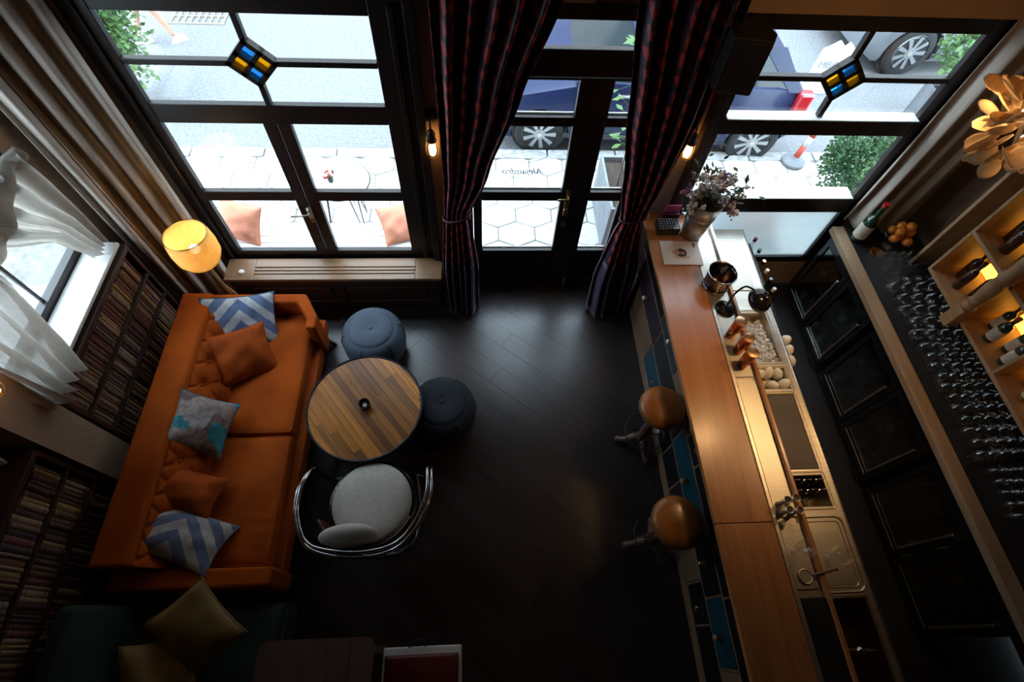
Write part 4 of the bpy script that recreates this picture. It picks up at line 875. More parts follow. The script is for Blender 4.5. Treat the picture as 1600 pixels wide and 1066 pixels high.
# ------------------------------------------------------------------ radiator bench
t = thing('radiator_bench', 'wooden radiator cover bench with three slots under the left window', 'bench', (-1.35, 3.12, 0))
BX0, BX1 = -2.38, -.37
for a, b in ((3.00, 3.062), (3.072, 3.102), (3.112, 3.142), (3.152, 3.255)): MB().box(-2.12, -.62, a, b, .455, .49).build('slat', warmwood, t, bevel=.004)
MB().box(BX0, -2.12, 3.0, 3.255, .455, .49).build('end_board', warmwood, t, bevel=.006); MB().prism([(-.62, 3.0), (-.37, 3.0), (-.37, 3.20), (-.43, 3.255), (-.62, 3.255)], .455, .49).build('end_board', warmwood, t, bevel=.006)
MB().box(BX0 + .03, -.40, 3.03, 3.05, .05, .452).build('front_panel', darkwood, t); MB().box(BX0 + .03, -.40, 3.05, 3.29, 0, .40).build('carcass', darkwood, t)
for a in ((BX0 + .03, -.40, .37, .445), (BX0 + .03, -.40, .03, .12)): MB().box(a[0], a[1], 3.012, 3.032, a[2], a[3]).build('moulding', darkwood, t, bevel=.008)
for x in (-2.3, -1.42, -.50): MB().box(x, x + .10, 3.014, 3.031, .12, .37).build('panel_stile', darkwood, t, bevel=.006)
MB().box(-2.18, -1.44, 3.018, 3.031, .16, .33).build('raised_panel', darkwood, t, bevel=.012); MB().box(-1.30, -.52, 3.018, 3.031, .16, .33).build('raised_panel', darkwood, t, bevel=.012)
MB().lathe([(.026, 0), (.026, .012), (.018, .02)], 20, (-2.23, 3.09, .49)).build('thermostat_knob', white_m, t, smooth=False)

# ------------------------------------------------------------------ curtains
curtain('curtain', 'plum and red patterned velvet curtain tied back, left of the entrance', [(2.98, (-.27, 3.10), (.50, 3.12), 1.1), (2.3, (-.27, 3.10), (.28, 3.10), 1.), (1.65, (-.27, 3.10), (.07, 3.08), .75), (1.24, (-.29, 3.10), (-.09, 3.06), .35), (1.10, (-.31, 3.09), (-.07, 3.05), .5), (.6, (-.35, 3.05), (-.02, 3.0), .8), (.03, (-.34, 3.02), (-.03, 2.96), .95)], 5.5, .075, damask_m, group='entrance curtains',
        parts=[('upper_drape', damask_m, 2.98, .72), ('plain_border', plum_plain, .72, .03)], seed=4)
curtain('curtain', 'plum and red patterned velvet curtain tied back, right of the entrance', [(2.98, (.92, 3.12), (1.54, 3.08), 1.1), (2.2, (1.03, 3.10), (1.53, 3.06), 1.), (1.6, (1.13, 3.08), (1.47, 3.06), .75), (1.18, (1.20, 3.06), (1.41, 3.08), .35), (1.05, (1.17, 3.05), (1.42, 3.07), .5), (.5, (1.10, 2.98), (1.50, 3.02), .9), (.03, (1.10, 2.92), (1.52, 3.0), 1.)], 5.5, .075, damask_m, group='entrance curtains',
        parts=[('upper_drape', damask_m, 2.98, .72), ('plain_border', plum_plain, .72, .03)], seed=9)
for x, y, lb in ((-.19, 3.08, 'left'), (1.305, 3.07, 'right')):
    m = MB().ring((0, 0, 0), 1, .0, 4); m = MB(); P = [(x + .112 * math.cos(a), y + .07 * math.sin(a), 1.24 + .03 * math.cos(a)) for a in [2 * PI * k / 28 for k in range(28)]]; m.tube(P, .011, 8, True)
    tag(m.build('curtain_tie', pm('plum_cord', (.05, .01, .025)), None, (x, y, 1.2), smooth=True), 'plum band tying back the %s entrance curtain' % lb, 'tieback', 'entrance curtain ties')
tag(MB().tube([(-.5, 3.14, 3.02), (1.7, 3.14, 3.02)], .016, 12).sphere((-.5, 3.14, 3.02), .03).sphere((1.7, 3.14, 3.02), .03).build('curtain_rod', black, None, (.6, 3.14, 3.02), smooth=True), 'black rod carrying the entrance curtains', 'curtain rod')
curtain('curtain', 'heavy beige drape hanging in the left corner beside the sofa lamp', [(3.0, (-2.86, 2.86), (-2.42, 3.20), 1.), (1.4, (-2.84, 2.88), (-2.42, 3.19), 1.), (.03, (-2.80, 2.90), (-2.40, 3.16), 1.)], 4, .075, linen, seed=2)
curtain('curtain', 'beige drape hanging in the right corner behind the champagne bottle', [(3.0, (3.40, 3.22), (3.80, 3.10), 1.), (1.03, (3.36, 3.22), (3.72, 3.12), 1.)], 3, .06, linen, seed=5)
curtain('sheer_curtain', 'white sheer curtain swept to the far side of the left window', [(2.16, (-2.90, 1.95), (-2.88, 2.74), 1.2), (1.9, (-2.86, 2.18), (-2.86, 2.75), 1.), (1.62, (-2.82, 2.45), (-2.85, 2.75), .8), (1.31, (-2.83, 2.58), (-2.85, 2.75), .7)], 4, .05, sheer, group='sheer window curtains', solid=0, seed=6)
curtain('sheer_curtain', 'white sheer curtain gathered at the near side of the left window', [(2.16, (-2.90, 1.32), (-2.88, 2.05), 1.2), (1.8, (-2.84, 1.34), (-2.80, 2.0), 1.), (1.5, (-2.76, 1.36), (-2.74, 1.86), 1.1), (1.27, (-2.68, 1.38), (-2.70, 1.72), 1.2)], 4.5, .07, sheer, group='sheer window curtains', solid=0, seed=7)
curtain('sheer_curtain', 'pale curtain edge over the second bookcase at the left border', [(2.16, (-2.88, .2), (-2.88, 1.10), 1.), (1.42, (-2.76, .45), (-2.74, 1.02), 1.)], 7, .04, sheer, group='sheer window curtains', solid=0, seed=8)
m = MB().grid(lambda u, v: (-2.87 + .05 * math.sin(PI * v) + .015 * math.sin(40 * u), 1.5 + 1.25 * u, 2.17 - v * (.10 + .22 * math.sin(PI * u) ** 2) - .02 * math.sin(20 * u) * v), 60, 8)
tag(m.build('valance', sheer, None, (-2.87, 2.1, 1.9), smooth=True, solid=.004), 'gathered white valance across the top of the left side window', 'valance')

# ------------------------------------------------------------------ bookcases
bookmesh = None
def bookcase(y0, y1, label, wh, seed):
    rnd = random.Random(seed); global bookmesh
    t = thing('bookcase', label, 'bookcase', (-2.87, (y0 + y1) / 2, 0))
    zs = (.36, .635, .91, 1.185)
    MB().box(-2.97, -2.95, y0, y1, .02, 1.235).build('back_panel', darkwood, t)
    for a, b in ((y0, y0 + .03), (y1 - .03, y1)): MB().box(-2.95, -2.745, a, b, 0, 1.235).build('side_panel', darkwood, t, bevel=.003)
    for z in zs[:-1]: MB().box(-2.95, -2.745, y0 + .03, y1 - .03, z - .022, z).build('shelf', darkwood, t, bevel=.003)
    MB().box(-2.95, -2.735, y0 + .03, y1 - .03, 1.195, 1.235).build('top_board', darkwood, t, bevel=.003); MB().box(-2.95, -2.745, y0 + .03, y1 - .03, 0, .33).build('plinth_cupboard', darkwood, t)
    for r, z in enumerate(zs[:-1]):
        nm = ('bottom', 'middle', 'top')[r]; y = y0 + .034; k = 0
        while True:
            w = rnd.uniform(.022, .046); h = rnd.uniform(.215, .246); d = rnd.uniform(.13, .165)
            if y + w > y1 - .034: break
            if bookmesh is None:
                q = MB(); P = [(-1, 0), (0 - .04, 0), (0, .25), (.012, .5), (0, .75), (-.04, 1), (-1, 1)]; q.prism(P, 0, 1)
                for zz in (.16, .80): q.prism([(-.3, -.008), (-.02, -.008), (.02, .25), (.032, .5), (.02, .75), (-.02, 1.008), (-.3, 1.008)], zz, zz + .02)
                o = q.build('book', book_m, None); bookmesh = o
            else: o = bookmesh.copy(); COL.objects.link(o)
            o.location = (-2.765 - rnd.uniform(0, .018), y, z + .0005); o.scale = (d, w - .0015, h)
            tag(o, '%s book from the near end, %s shelf of the bookcase %s' % (nth(k), nm, wh), 'book', 'books, %s shelf %s' % (nm, wh)); y += w; k += 1
bookcase(1.475, 2.79, 'dark bookcase of old books under the left side window', 'under the window', 3)
bookcase(-.25, 1.145, 'dark bookcase of old books nearest the green sofa', 'by the green sofa', 5)

# ------------------------------------------------------------------ lamps and loudspeaker
fx, fy = -2.26, 2.865
t = thing('floor_lamp', 'glowing amber glass lamp on a wooden stand behind the sofa corner', 'lamp', (fx, fy, 0))
shade = thin_cloth('amber_shade', (.90, .66, .26), .10, .45)
MB().lathe([(.08, 1.02), (.14, 1.035), (.172, 1.10), (.178, 1.19), (.170, 1.28), (.160, 1.325), (.156, 1.323), (.165, 1.28), (.172, 1.19), (.166, 1.105), (.135, 1.042), (.001, 1.03)], 48, (fx, fy - .07, 0), False).build('glass_shade', shade, t, smooth=True)
MB().ring((fx, fy - .07, 1.324), .159, .004, 48).build('rim', brass, t, smooth=True)
MB().sphere((fx, fy - .07, 1.16), .036, 20, 10, .042).build('bulb', bulb3_m, t, smooth=True); MB().lathe([(.02, 1.03), (.02, 1.125)], 14, (fx, fy - .07, 0)).build('socket', brass, t)
MB().tube([(fx, fy - .07, 1.02), (fx, fy - .045, .6), (fx, fy, .02)], .014, 10).build('stand', warmwood, t, smooth=True)
for k in range(2): MB().tube([(fx, fy - .03, .62), (fx + (.09 if k else -.09), fy + .05, .01)], .010, 8).build('leg', warmwood, t, smooth=True)
MB().lathe([(.05, .985), (.06, 1.02)], 20, (fx, fy - .07, 0)).build('shade_holder', brass, t)
lamp('lamp_light', t, (fx, fy - .07, 1.25), .9, (1, .66, .28), .05)
def wall_lamp(x, y, z, label, nx=0, ny=-1, e=5):
    t = thing('wall_lamp', label, 'lamp', (x, y, z), 'caged filament wall lamps')
    P = lambda d, dz: (x + nx * d, y + ny * d, z + dz)
    ax = 'y' if ny else 'x'; sg = ny or nx
    MB().lathe([(.055, 0), (.055, .012 * sg), (.035, .03 * sg), (.015, .034 * sg)], 28, (x, y, z), True, ax).build('wall_plate', pm('aged_bronze', (.05, .035, .025), (.03, .022, .016), 8, rough=.4, metal=.7), t, smooth=False)
    MB().tube(smoothpath([P(.02, 0), P(.08, .015), P(.11, -.02), P(.11, -.07)], 5), .008, 8).build('arm', MATS['aged_bronze'], t, smooth=True)
    c = P(.11, 0)
    MB().lathe([(.018, -.05), (.030, -.07), (.030, -.12), (.036, -.125), (.036, -.14)], 20, (c[0], c[1], z)).build('socket', MATS['aged_bronze'], t, smooth=False)
    MB().lathe([(.012, -.14), (.026, -.18), (.030, -.22), (.022, -.255), (.001, -.268)], 18, (c[0], c[1], z), False).build('bulb', bulb_m, t, smooth=True)
    for k in range(6):
        a = 2 * PI * k / 6; d = (math.cos(a), math.sin(a))
        MB().tube([(c[0] + d[0] * r, c[1] + d[1] * r, z + q) for r, q in ((.034, -.135), (.048, -.19), (.046, -.25), (.025, -.285), (.0, -.29))], .002, 5).build('cage_wire', brass, t, smooth=True)
    lamp('lamp_light', t, (c[0], c[1], z - .21), e, (1, .52, .18), .03)
wall_lamp(-.345, 3.30, 2.03, 'caged filament wall lamp between the left window and the plum curtain')
wall_lamp(1.60, 3.30, 2.03, 'caged filament wall lamp above the flower bucket')
wall_lamp(-2.72, 1.28, 2.02, 'caged filament wall lamp on the pier, at the left border', 1, 0, 1.8)
t = thing('loudspeaker', 'black loudspeaker with chamfered back mounted high beside the bar window', 'speaker', (1.60, 3.0, 2.5))
sp = [(1.46, 2.90), (1.68, 2.86), (1.72, 2.94), (1.68, 3.10), (1.52, 3.13), (1.46, 3.04)]
MB().prism(sp, 2.50, 2.84).build('cabinet', pm('speaker_vinyl', (.02, .016, .014), (.03, .025, .02), 30, rough=.6), t, bevel=.008)
MB().prism([(1.468, 2.893), (1.676, 2.855), (1.673, 2.845), (1.465, 2.883)], 2.515, 2.825).build('grille', black, t, bevel=.004)
MB().tube([(1.60, 3.12, 2.68), (1.60, 3.30, 2.72)], .014, 8).box(1.56, 1.64, 3.285, 3.30, 2.64, 2.78).build('wall_bracket', black, t)
MB().tube(smoothpath([(1.62, 3.1, 2.52), (1.70, 3.08, 2.42), (1.78, 3.10, 2.38), (1.80, 3.16, 2.52), (1.72, 3.24, 2.62)], 6), .004, 6).build('cable', black, t, smooth=True)
MB().box(1.62, 1.65, 2.848, 2.856, 2.53, 2.545).build('badge', brass, t)
# ------------------------------------------------------------------ the bar
BY0, BY1 = -1.0, 3.22
FXB = 1.56                                            # customer-side face
t = thing('bar_cabinet', 'long bar front of odd coloured drawers with mixed knobs', 'cabinet', (1.7, 1.1, 0))
carc = wood('bar_carcass', (.23, .135, .075), (.14, .08, .045), 'y', rough=.5, scale=5)
MB().box(FXB + .012, 2.00, BY0, BY1, .10, 1.048).build('carcass', carc, t)
MB().box(FXB - .014, 2.00, BY0, BY1, 0, .10).build('plinth', carc, t, bevel=.01); MB().box(FXB - .012, FXB + .02, BY0, BY1, .10, .125).build('bottom_rail', carc, t, bevel=.004)
rows = ((.13, .405), (.43, .705), (.73, 1.03))
for z in (.405, .705): MB().box(FXB - .004, FXB + .012, BY0, BY1, z, z + .025).build('rail', carc, t, bevel=.003)
MB().box(FXB - .012, FXB + .02, BY0, BY1, 1.03, 1.058).build('top_rail', carc, t, bevel=.003)
def knob(d, y, z, kind):
    x = FXB - .016
    if kind == 'ring':
        MB().lathe([(.014, 0), (.014, -.005)], 14, (x, y, z), True, 'x').ring((x - .008, y, z - .016), .018, .003, 20, 'x').build('ring_pull', brass, d, smooth=True)
    else:
        mt = {'white': white_m, 'brass': brass, 'pink': pm('pink_ceramic', (.55, .22, .17)), 'gold': pm('mustard_ceramic', (.5, .32, .08))}[kind]
        b = MB().lathe([(.026, 0), (.024, -.006), (.008, -.008)], 20, (x, y, z), True, 'x').build('back_plate', brass, d, smooth=False)
        MB().lathe([(.007, -.006), (.007, -.016), (.018, -.024), (.021, -.034), (.015, -.044), (.001, -.047)], 20, (x, y, z), True, 'x').build('knob', mt, d, smooth=True)
W_, K_, T_, P_ = carc, blackpaint, teal, plumpaint
drawers = {0: [(3.2, 2.30, W_, None), (2.28, 1.75, T_, 'ring'), (1.73, 1.36, K_, 'white'), (1.34, 1.06, K_, None), (1.04, .70, P_, None), (.68, .34, W_, None), (.32, .06, K_, 'ring'), (.04, -.4, K_, None), (-.42, -.98, P_, None)],
           1: [(3.2, 2.27, P_, 'white'), (2.25, 1.62, K_, None), (1.60, 1.38, K_, None), (1.36, .70, T_, 'gold'), (.68, .22, K_, 'brass'), (.20, -.20, T_, 'pink'), (-.22, -.98, W_, None)],
           2: [(3.2, 2.36, K_, None), (2.34, 1.82, pm('slate_paint', (.02, .028, .045)), 'white'), (1.80, 1.30, W_, None), (1.28, 1.06, K_, 'ring'), (1.04, .52, K_, None), (.50, .20, K_, None), (.18, -.30, K_, None), (-.32, -.98, W_, None)]}
for r, ds in drawers.items():
    z0, z1 = rows[r]
    for y1, y0, mt, kn in ds:
        d = MB().box(FXB - .008, FXB + .012, y0, y1, z0 + .003, z1).build('drawer', mt, t, bevel=.004)
        MB().box(FXB - .005, FXB + .012, y1 + .003, y1 + .017, z0, z1).build('divider', carc, t)
        if kn:
            knob(d, (y0 + y1) / 2 - .03, (z0 + z1) / 2, kn)
            if kn != 'ring' and y1 - y0 > .6 and mt is P_: knob(d, y1 - .12, (z0 + z1) / 2, kn)
t = thing('bar_counter', 'warm oak bar counter top with lengthwise boards', 'counter', (1.65, 1.1, 1.06))
for ya, yb in ((BY0, .588), (.592, 3.26)):
    MB().box(1.455, 1.8285, ya, yb, 1.06, 1.10).build('board', barwood, t, bevel=.004)
# drip rail between the wood and the work top
t = thing('drip_rail', 'long perforated steel drip rail along the bar top', 'drip tray', (1.93, 1.1, 1.05))
MB().box(1.832, 2.022, BY0, 3.24, 1.05, 1.072).build('pan', steel, t); MB().box(1.832, 1.862, BY0, 3.24, 1.072, 1.101).build('edge_strip', steel, t, bevel=.005)
for a, b in ((2.50, 3.0), (1.62, 2.46), (.62, 1.58)): MB().box(1.868, 2.012, a, b, 1.074, 1.086).build('perforated_mat', perf, t, bevel=.003)
MB().box(1.868, 2.012, .20, .58, 1.074, 1.082).build('glass_rinser_plate', steel, t, bevel=.006)
MB().box(1.868, 2.012, -.95, .16, 1.074, 1.10).build('rubber_bar_mat', black, t, bevel=.006)
MB().box(2.022, 2.047, BY0, 2.44, .95, 1.115).build('wooden_lip', barwood, t, bevel=.004); MB().box(2.022, 2.047, 2.44, 3.24, .95, 1.112).build('steel_lip', steel, t, bevel=.004)
# steel work top with its wells
WZ = .95; WX0_, WX1_ = 2.047, 2.425
t = thing('steel_worktop', 'steel bartender worktop with ice well, bottle well and sinks', 'worktop', (2.24, 1.1, 0))
wells = [(1.81, 2.28, 'ice_well', .22), (1.575, 1.765, 'garnish_well', .10), (.955, 1.545, 'tray_recess', .02), (.70, .925, 'bottle_well', .24), (-.38, .155, 'sink_basin', .20)]
HX0, HX1 = 2.10, 2.365
m = MB().box(WX0_, HX0, BY0, 3.2, WZ - .03, WZ).box(HX1, WX1_, BY0, 3.2, WZ - .03, WZ)
ys = [3.2] + [y for w in sorted(wells, reverse=True) for y in (w[1], w[0])] + [BY0]
for a, b in zip(ys[::2], ys[1::2]): m.box(HX0, HX1, b, a, WZ - .03, WZ)
m.build('steel_sheet', steel, t)
MB().tube([(WX1_ - .006, BY0, WZ - .012), (WX1_ - .006, 3.2, WZ - .012)], .014, 10).build('rolled_edge', steel, t, smooth=True)
for y0, y1, n, d in wells:
    q = MB().box(HX0, HX1, y0, y1, WZ - d - .012, WZ - d).box(HX0, HX0 + .006, y0, y1, WZ - d, WZ - .004).box(HX1 - .006, HX1, y0, y1, WZ - d, WZ - .004).box(HX0, HX1, y0, y0 + .006, WZ - d, WZ - .004).box(HX0, HX1, y1 - .006, y1, WZ - d, WZ - .004)
    q.build(n, steel if n != 'sink_basin' else pm('brass_steel', (.42, .30, .15), (.34, .24, .12), 4, rough=.3, metal=1), t, bevel=.002)
    P = rrect(HX0 - .012, HX1 + .012, y0 - .012, y1 + .012, .02); MB().tube([(a, b, WZ + .001) for a, b in P], .005, 6, True).build('well_rim', steel, t, smooth=True)
MB().box(HX0 + .008, HX1 - .008, .965, 1.535, WZ - .019, WZ - .008).build('rubber_mat', rubber, t, bevel=.003)
P = rrect(2.085, 2.385, .185, .64, .05); MB().tube([(a, b, WZ + .002) for a, b in P], .008, 8, True).build('drainer_ridge', steel, t, smooth=True)
P = rrect(2.115, 2.355, .215, .61, .03); MB().tube([(a, b, WZ + .001) for a, b in P], .005, 8, True).build('drainer_ridge', steel, t, smooth=True)
MB().box(2.125, 2.335, .22, .55, WZ, WZ + .006).build('drainer_plate', perf, t, bevel=.002)
MB().box(2.08, 2.34, 2.50, 3.10, WZ, WZ + .008).build('perforated_plate', perf, t, bevel=.003)
MB().box(WX0_, WX1_ - .02, 2.30, 2.42, WZ, WZ + .004).build('cover_plate', steel, t)
for x, y in ((2.07, BY0 + .05), (2.40, BY0 + .05), (2.07, 3.15), (2.40, 3.15), (2.40, 1.1)): MB().box(x - .018, x + .018, y - .018, y + .018, 0, WZ - .03).build('leg', steel, t)
t = thing('mixer_tap', 'small chrome tap standing over the sink', 'tap', (2.085, -.12, WZ))
MB().lathe([(.022, 0), (.018, .02), (.013, .03), (.013, .16)], 16, (2.085, -.12, WZ)).build('body', chrome, t, smooth=False); MB().tube(smoothpath([(2.085, -.12, WZ + .15), (2.09, -.12, WZ + .19), (2.13, -.12, WZ + .20), (2.19, -.12, WZ + .17), (2.20, -.12, WZ + .14)], 5), .010, 10).build('spout', chrome, t, smooth=True); MB().sphere((2.085, -.12, WZ + .205), .022, 14, 8).build('lever_ball', chrome, t, smooth=True)
# ice
m = MB(); rnd = random.Random(5)
for i in range(420):
    x, y = rnd.uniform(HX0 + .02, HX1 - .02), rnd.uniform(1.83, 2.26); z = WZ - .14 + rnd.random() * .05 + .07 * (2.28 - y) / .5; q = rnd.uniform(.010, .017)
    mt = Matrix.Translation((x, y, z)) @ Matrix.Rotation(rnd.uniform(0, 3), 4, Vector((rnd.random(), rnd.random(), rnd.random() + .1)).normalized())
    m.add([tuple(mt @ Vector((a * q, b * q, c * q))) for a in (-1, 1) for b in (-1, 1) for c in (-1, 1)], [(0, 1, 3, 2), (4, 6, 7, 5), (0, 4, 5, 1), (2, 3, 7, 6), (0, 2, 6, 4), (1, 5, 7, 3)])
ice = pm('ice', (.62, .64, .66), (.50, .53, .56), 20, rough=.12, spec=.8)
m.box(HX0 + .008, HX1 - .008, 1.82, 2.27, WZ - .215, WZ - .14)
tag(m.build('ice', ice, None, (2.23, 2.04, WZ - .2)), 'crushed ice cubes heaped in the steel ice well', 'ice', kind='stuff')
# white pointed shells
def shell_cup(x, y, z, label, rz, group, sc_=1.):
    t = MB(); R = .040 * sc_
    t.lathe([(R * .45, 0), (R * .85, R * .5), (R, R * 1.1), (R * .92, R * 1.75), (R * .6, R * 2.25), (R * .22, R * 2.5), (R * .02, R * 2.55)], 20, (0, 0, 0))
    t.v = [(a + .25 * c * c / R * .3, b, c) for a, b, c in t.v]
    o = t.build('shell_cup', white_m, None, smooth=True); o.location = (x, y, z); o.rotation_euler = (0, .12, rz)
    tag(o, label, 'cup', group)
for i, (x, y) in enumerate(((2.145, 1.725), (2.235, 1.73), (2.325, 1.725), (2.145, 1.635), (2.235, 1.64), (2.325, 1.635))): shell_cup(x, y, WZ - .098, 'white pointed cup in the garnish well, %s row, %s from the lip' % (nth(i // 3), nth(i % 3)), i * 1.3, 'white cups in the garnish well', 1.06)
t = thing('speed_rail', 'black bottle rail hung along the back edge of the worktop', 'rail', (2.50, 2.4, .6))
MB().box(2.435, 2.56, 1.75, 3.18, .60, .615).build('rail_floor', black, t); MB().box(2.555, 2.565, 1.75, 3.18, .615, .78).build('rail_front', black, t); MB().box(2.427, 2.435, 1.75, 3.18, .615, .90).build('rail_back', black, t)
for i, (y, z) in enumerate(((2.06, .87), (1.95, .86), (1.85, .85))): 
    shell_cup(2.492, y, .617 + .19, 'white pointed cup behind the ice well, %s from the window' % nth(i), i, 'white cups on the back rail', 1.05)
    tag(MB().lathe([(.036, 0), (.038, .19)], 18, (2.492, y, .617)).build('cup_stand', white_m, None, (2.492, y, .617)), 'white canister under the %s cup behind the ice well' % nth(i), 'canister', 'white canisters on the back rail')
# bottles
def bottle(name, label, x, y, z, h, r, mat, cap, group, lab=None, pour=False, neck=.28, sh=None):
    t = thing(name, label, 'bottle', (x, y, z), group); hb = h * (1 - neck); nr = r * .36
    MB().lathe([(r * .92, 0), (r, .008), (r, hb * .86), (r * .8, hb * .95), (nr * 1.2, hb * 1.04), (nr, hb * 1.1), (nr, h - .01), (nr * 1.15, h)], 20, (x, y, z)).build('glass_body', mat, t, smooth=True)
    if lab: MB().lathe([(r + .0012, hb * .18), (r + .0012, hb * .72)], 20, (x, y, z), False).build('paper_label', lab, t, smooth=True)
    MB().lathe([(nr * 1.25, h - .03), (nr * 1.25, h + .006)], 14, (x, y, z)).build('cap', cap, t, smooth=False)
    if pour: MB().tube([(x, y, z + h), (x + .004, y, z + h + .035), (x + .016, y - .008, z + h + .06)], [.008, .006, .004], 8).build('pour_spout', chrome, t, smooth=True)
    return t
for i, (y, mt, cp) in enumerate(((3.06, clear, maroon), (2.93, clear, black), (2.80, clear, copper), (2.70, clear, white_m), (2.60, green_b, chrome), (2.50, brown_b, white_m))):
    bottle('bottle', 'slim bottle in the back rail, %s from the bar window' % nth(i), 2.495, y, .617, .36, .036, mt, cp, 'rail bottles')
for i in range(7):
    x, y = 2.145 + (i % 3) * .085, .885 - (i // 3) * .07
    bottle('syrup_bottle', 'bottle with chrome pourer in the well, %s row, %s from the lip' % (nth(i // 3), nth(i % 3)), x, y, WZ - .238, .22, .030, (green_b, brown_b, pm('ink_bottle', (.01, .012, .05), rough=.06, coat=1))[i % 3], chrome, 'pourer bottles in the well', pour=True)
# ---------------------------------------------------------------- things on the bar
BZ = 1.1012
t = thing('flower_bucket', 'tall galvanised bucket of dried flowers at the window end of the bar', 'vase', (1.835, 3.00, BZ)); fx, fy = 1.835, 3.0
MB().lathe([(.086, 0), (.090, .004), (.117, .24), (.115, .244), (.121, .252), (.118, .260), (.123, .268), (.120, .276), (.138, .40), (.143, .404), (.134, .404), (.112, .24), (.084, .01), (.001, .01)], 40, (fx, fy, BZ), False).build('bucket', pm('galvanised', (.46, .44, .41), (.36, .34, .32), 5, (1, 1, 4), rough=.3, metal=1), t, smooth=True)
bq = thing('dried_bouquet', 'bouquet of dried white, purple and straw flowers in the bucket', 'flowers', (fx, fy, BZ + .2))
rnd = random.Random(21)
pal = [pm('straw_flower', (.70, .46, .20)), pm('dusty_white', (.85, .80, .74)), pm('dusty_purple', (.20, .10, .28)), pm('rose_brown', (.42, .17, .15)), pm('pale_pink', (.70, .50, .46))]
for i in range(95):
    a, r = rnd.uniform(0, 6.28), min(.2, abs(rnd.gauss(0, .125))); top = Vector((fx + .03 + r * math.cos(a) * 1.2, fy + r * math.sin(a) * .9, BZ + .55 + rnd.uniform(-.09, .09) - r * .4)); r0 = min(r * .5, .06)
    MB().tube([(fx + r0 * .5 * math.cos(a), fy + r0 * .5 * math.sin(a), BZ + .2), (fx + r0 * 1.1 * math.cos(a), fy + r0 * 1.1 * math.sin(a), BZ + .42), top], .002, 4).build('stalk', bark, bq)
    m = MB()
    for k in range(7):
        c = top + Vector((rnd.gauss(0, .016), rnd.gauss(0, .016), rnd.gauss(0, .014))); m.sphere(c, rnd.uniform(.008, .014), 6, 4)
    m.build('flower_head', pal[rnd.choice((0, 1, 1, 2, 3, 1, 4, 1))], bq)
for i in range(60):
    a, r = rnd.uniform(0, 6.28), rnd.uniform(.04, .2); k = i % 3
    base = Vector((fx + r * .8 * math.cos(a), fy + r * .8 * math.sin(a), BZ + .46 + rnd.uniform(0, .14)))
    if i > 30: base = Vector((fx + .17 + rnd.gauss(0, .05), fy - .08 + rnd.gauss(0, .04), BZ + .52 + rnd.gauss(0, .05))) if i < 46 else Vector((fx - .03 + rnd.gauss(0, .09), fy + .10 + rnd.gauss(0, .03), BZ + .66 + rnd.gauss(0, .06)))
    d = Vector((math.cos(a), math.sin(a), rnd.uniform(.1, .9))).normalized(); s_ = rnd.uniform(.05, .085); w = d.cross(Vector((rnd.gauss(0, .3), rnd.gauss(0, .3), 1))).normalized() * s_ * .22
    MB().add([base, base + d * s_ * .45 + w, base + d * s_, base + d * s_ * .45 - w], [(0, 1, 2, 3)]).build('leaf', leaf_m, bq)
t = thing('studded_box', 'black lidded box with rows of white studs on the bar', 'box', (1.625, 3.05, BZ))
MB().box(1.53, 1.72, 2.985, 3.115, BZ, BZ + .075).build('box_body', blackgl, t, bevel=.006)
for i in range(8):
    for j in range(5): MB().sphere((1.545 + i * .023, 2.998 + j * .026, BZ + .078), .007, 8, 5).build('stud', pm('stud_grey', (.35, .36, .38)), t, smooth=True)
t = thing('gift_bag', 'maroon card bag with a pink top behind the studded box', 'bag', (1.66, 3.17, BZ))
MB().box(1.585, 1.735, 3.135, 3.20, BZ, BZ + .10).build('bag_body', maroon, t, bevel=.003); MB().box(1.60, 1.735, 3.165, 3.172, BZ + .10, BZ + .18).build('pink_card', pink_p, t)
t = thing('magazine', 'white magazine with a dark flower-wreathed head on its cover', 'magazine', (1.70, 2.785, BZ), rz=R_(-1)); OFF[t.name] = (0, 0, 0)
MB().box(-.165, .165, -.125, .125, 0, .009).build('pages', pm('paper', (.62, .60, .58), rough=.6), t, bevel=.002)
MB().box(-.167, .167, -.127, .127, .009, .0105).build('cover', cover_m, t)
t = thing('ice_bucket', 'wide dark steel ice bucket with a bright rim on the bar', 'bucket', (1.92, 2.45, 1.09))
MB().lathe([(.092, 0), (.098, .006), (.112, .17), (.118, .178), (.110, .178), (.100, .16), (.088, .01), (.001, .01)], 44, (1.915, 2.45, 1.088), False).build('bucket', pm('dark_steel', (.16, .12, .10), (.10, .075, .065), 4, rough=.22, metal=1), t, smooth=True)
MB().ring((1.915, 2.45, 1.267), .115, .004, 44).build('rim', chrome, t, smooth=True); MB().ring((1.915, 2.45, 1.12), .102, .0035, 44).build('band', chrome, t, smooth=True)
t = thing('desk_lamp', 'small black gooseneck desk lamp between the ice bucket and copper shakers', 'lamp', (1.945, 2.215, 1.088))
MB().lathe([(.075, 0), (.078, .008), (.06, .022), (.02, .03), (.012, .05)], 32, (1.945, 2.225, 1.088)).build('base', blackgl, t, smooth=False)
MB().tube(smoothpath([(1.945, 2.225, 1.13), (1.95, 2.24, 1.26), (1.99, 2.235, 1.37), (2.05, 2.19, 1.38)], 6), .008, 8).build('neck', blackgl, t, smooth=True)
mt = Matrix.Translation((2.085, 2.135, 1.325)) @ Matrix.Rotation(R_(18), 4, 'X') @ Matrix.Rotation(R_(14), 4, 'Y')
m = MB().lathe([(.02, .075), (.045, .07), (.085, .035), (.098, 0), (.094, 0), (.08, .03), (.04, .062), (.001, .066)], 36, (0, 0, 0), False); m.v = [tuple(mt @ Vector(q)) for q in m.v]; m.build('shade', blackgl, t, smooth=True)
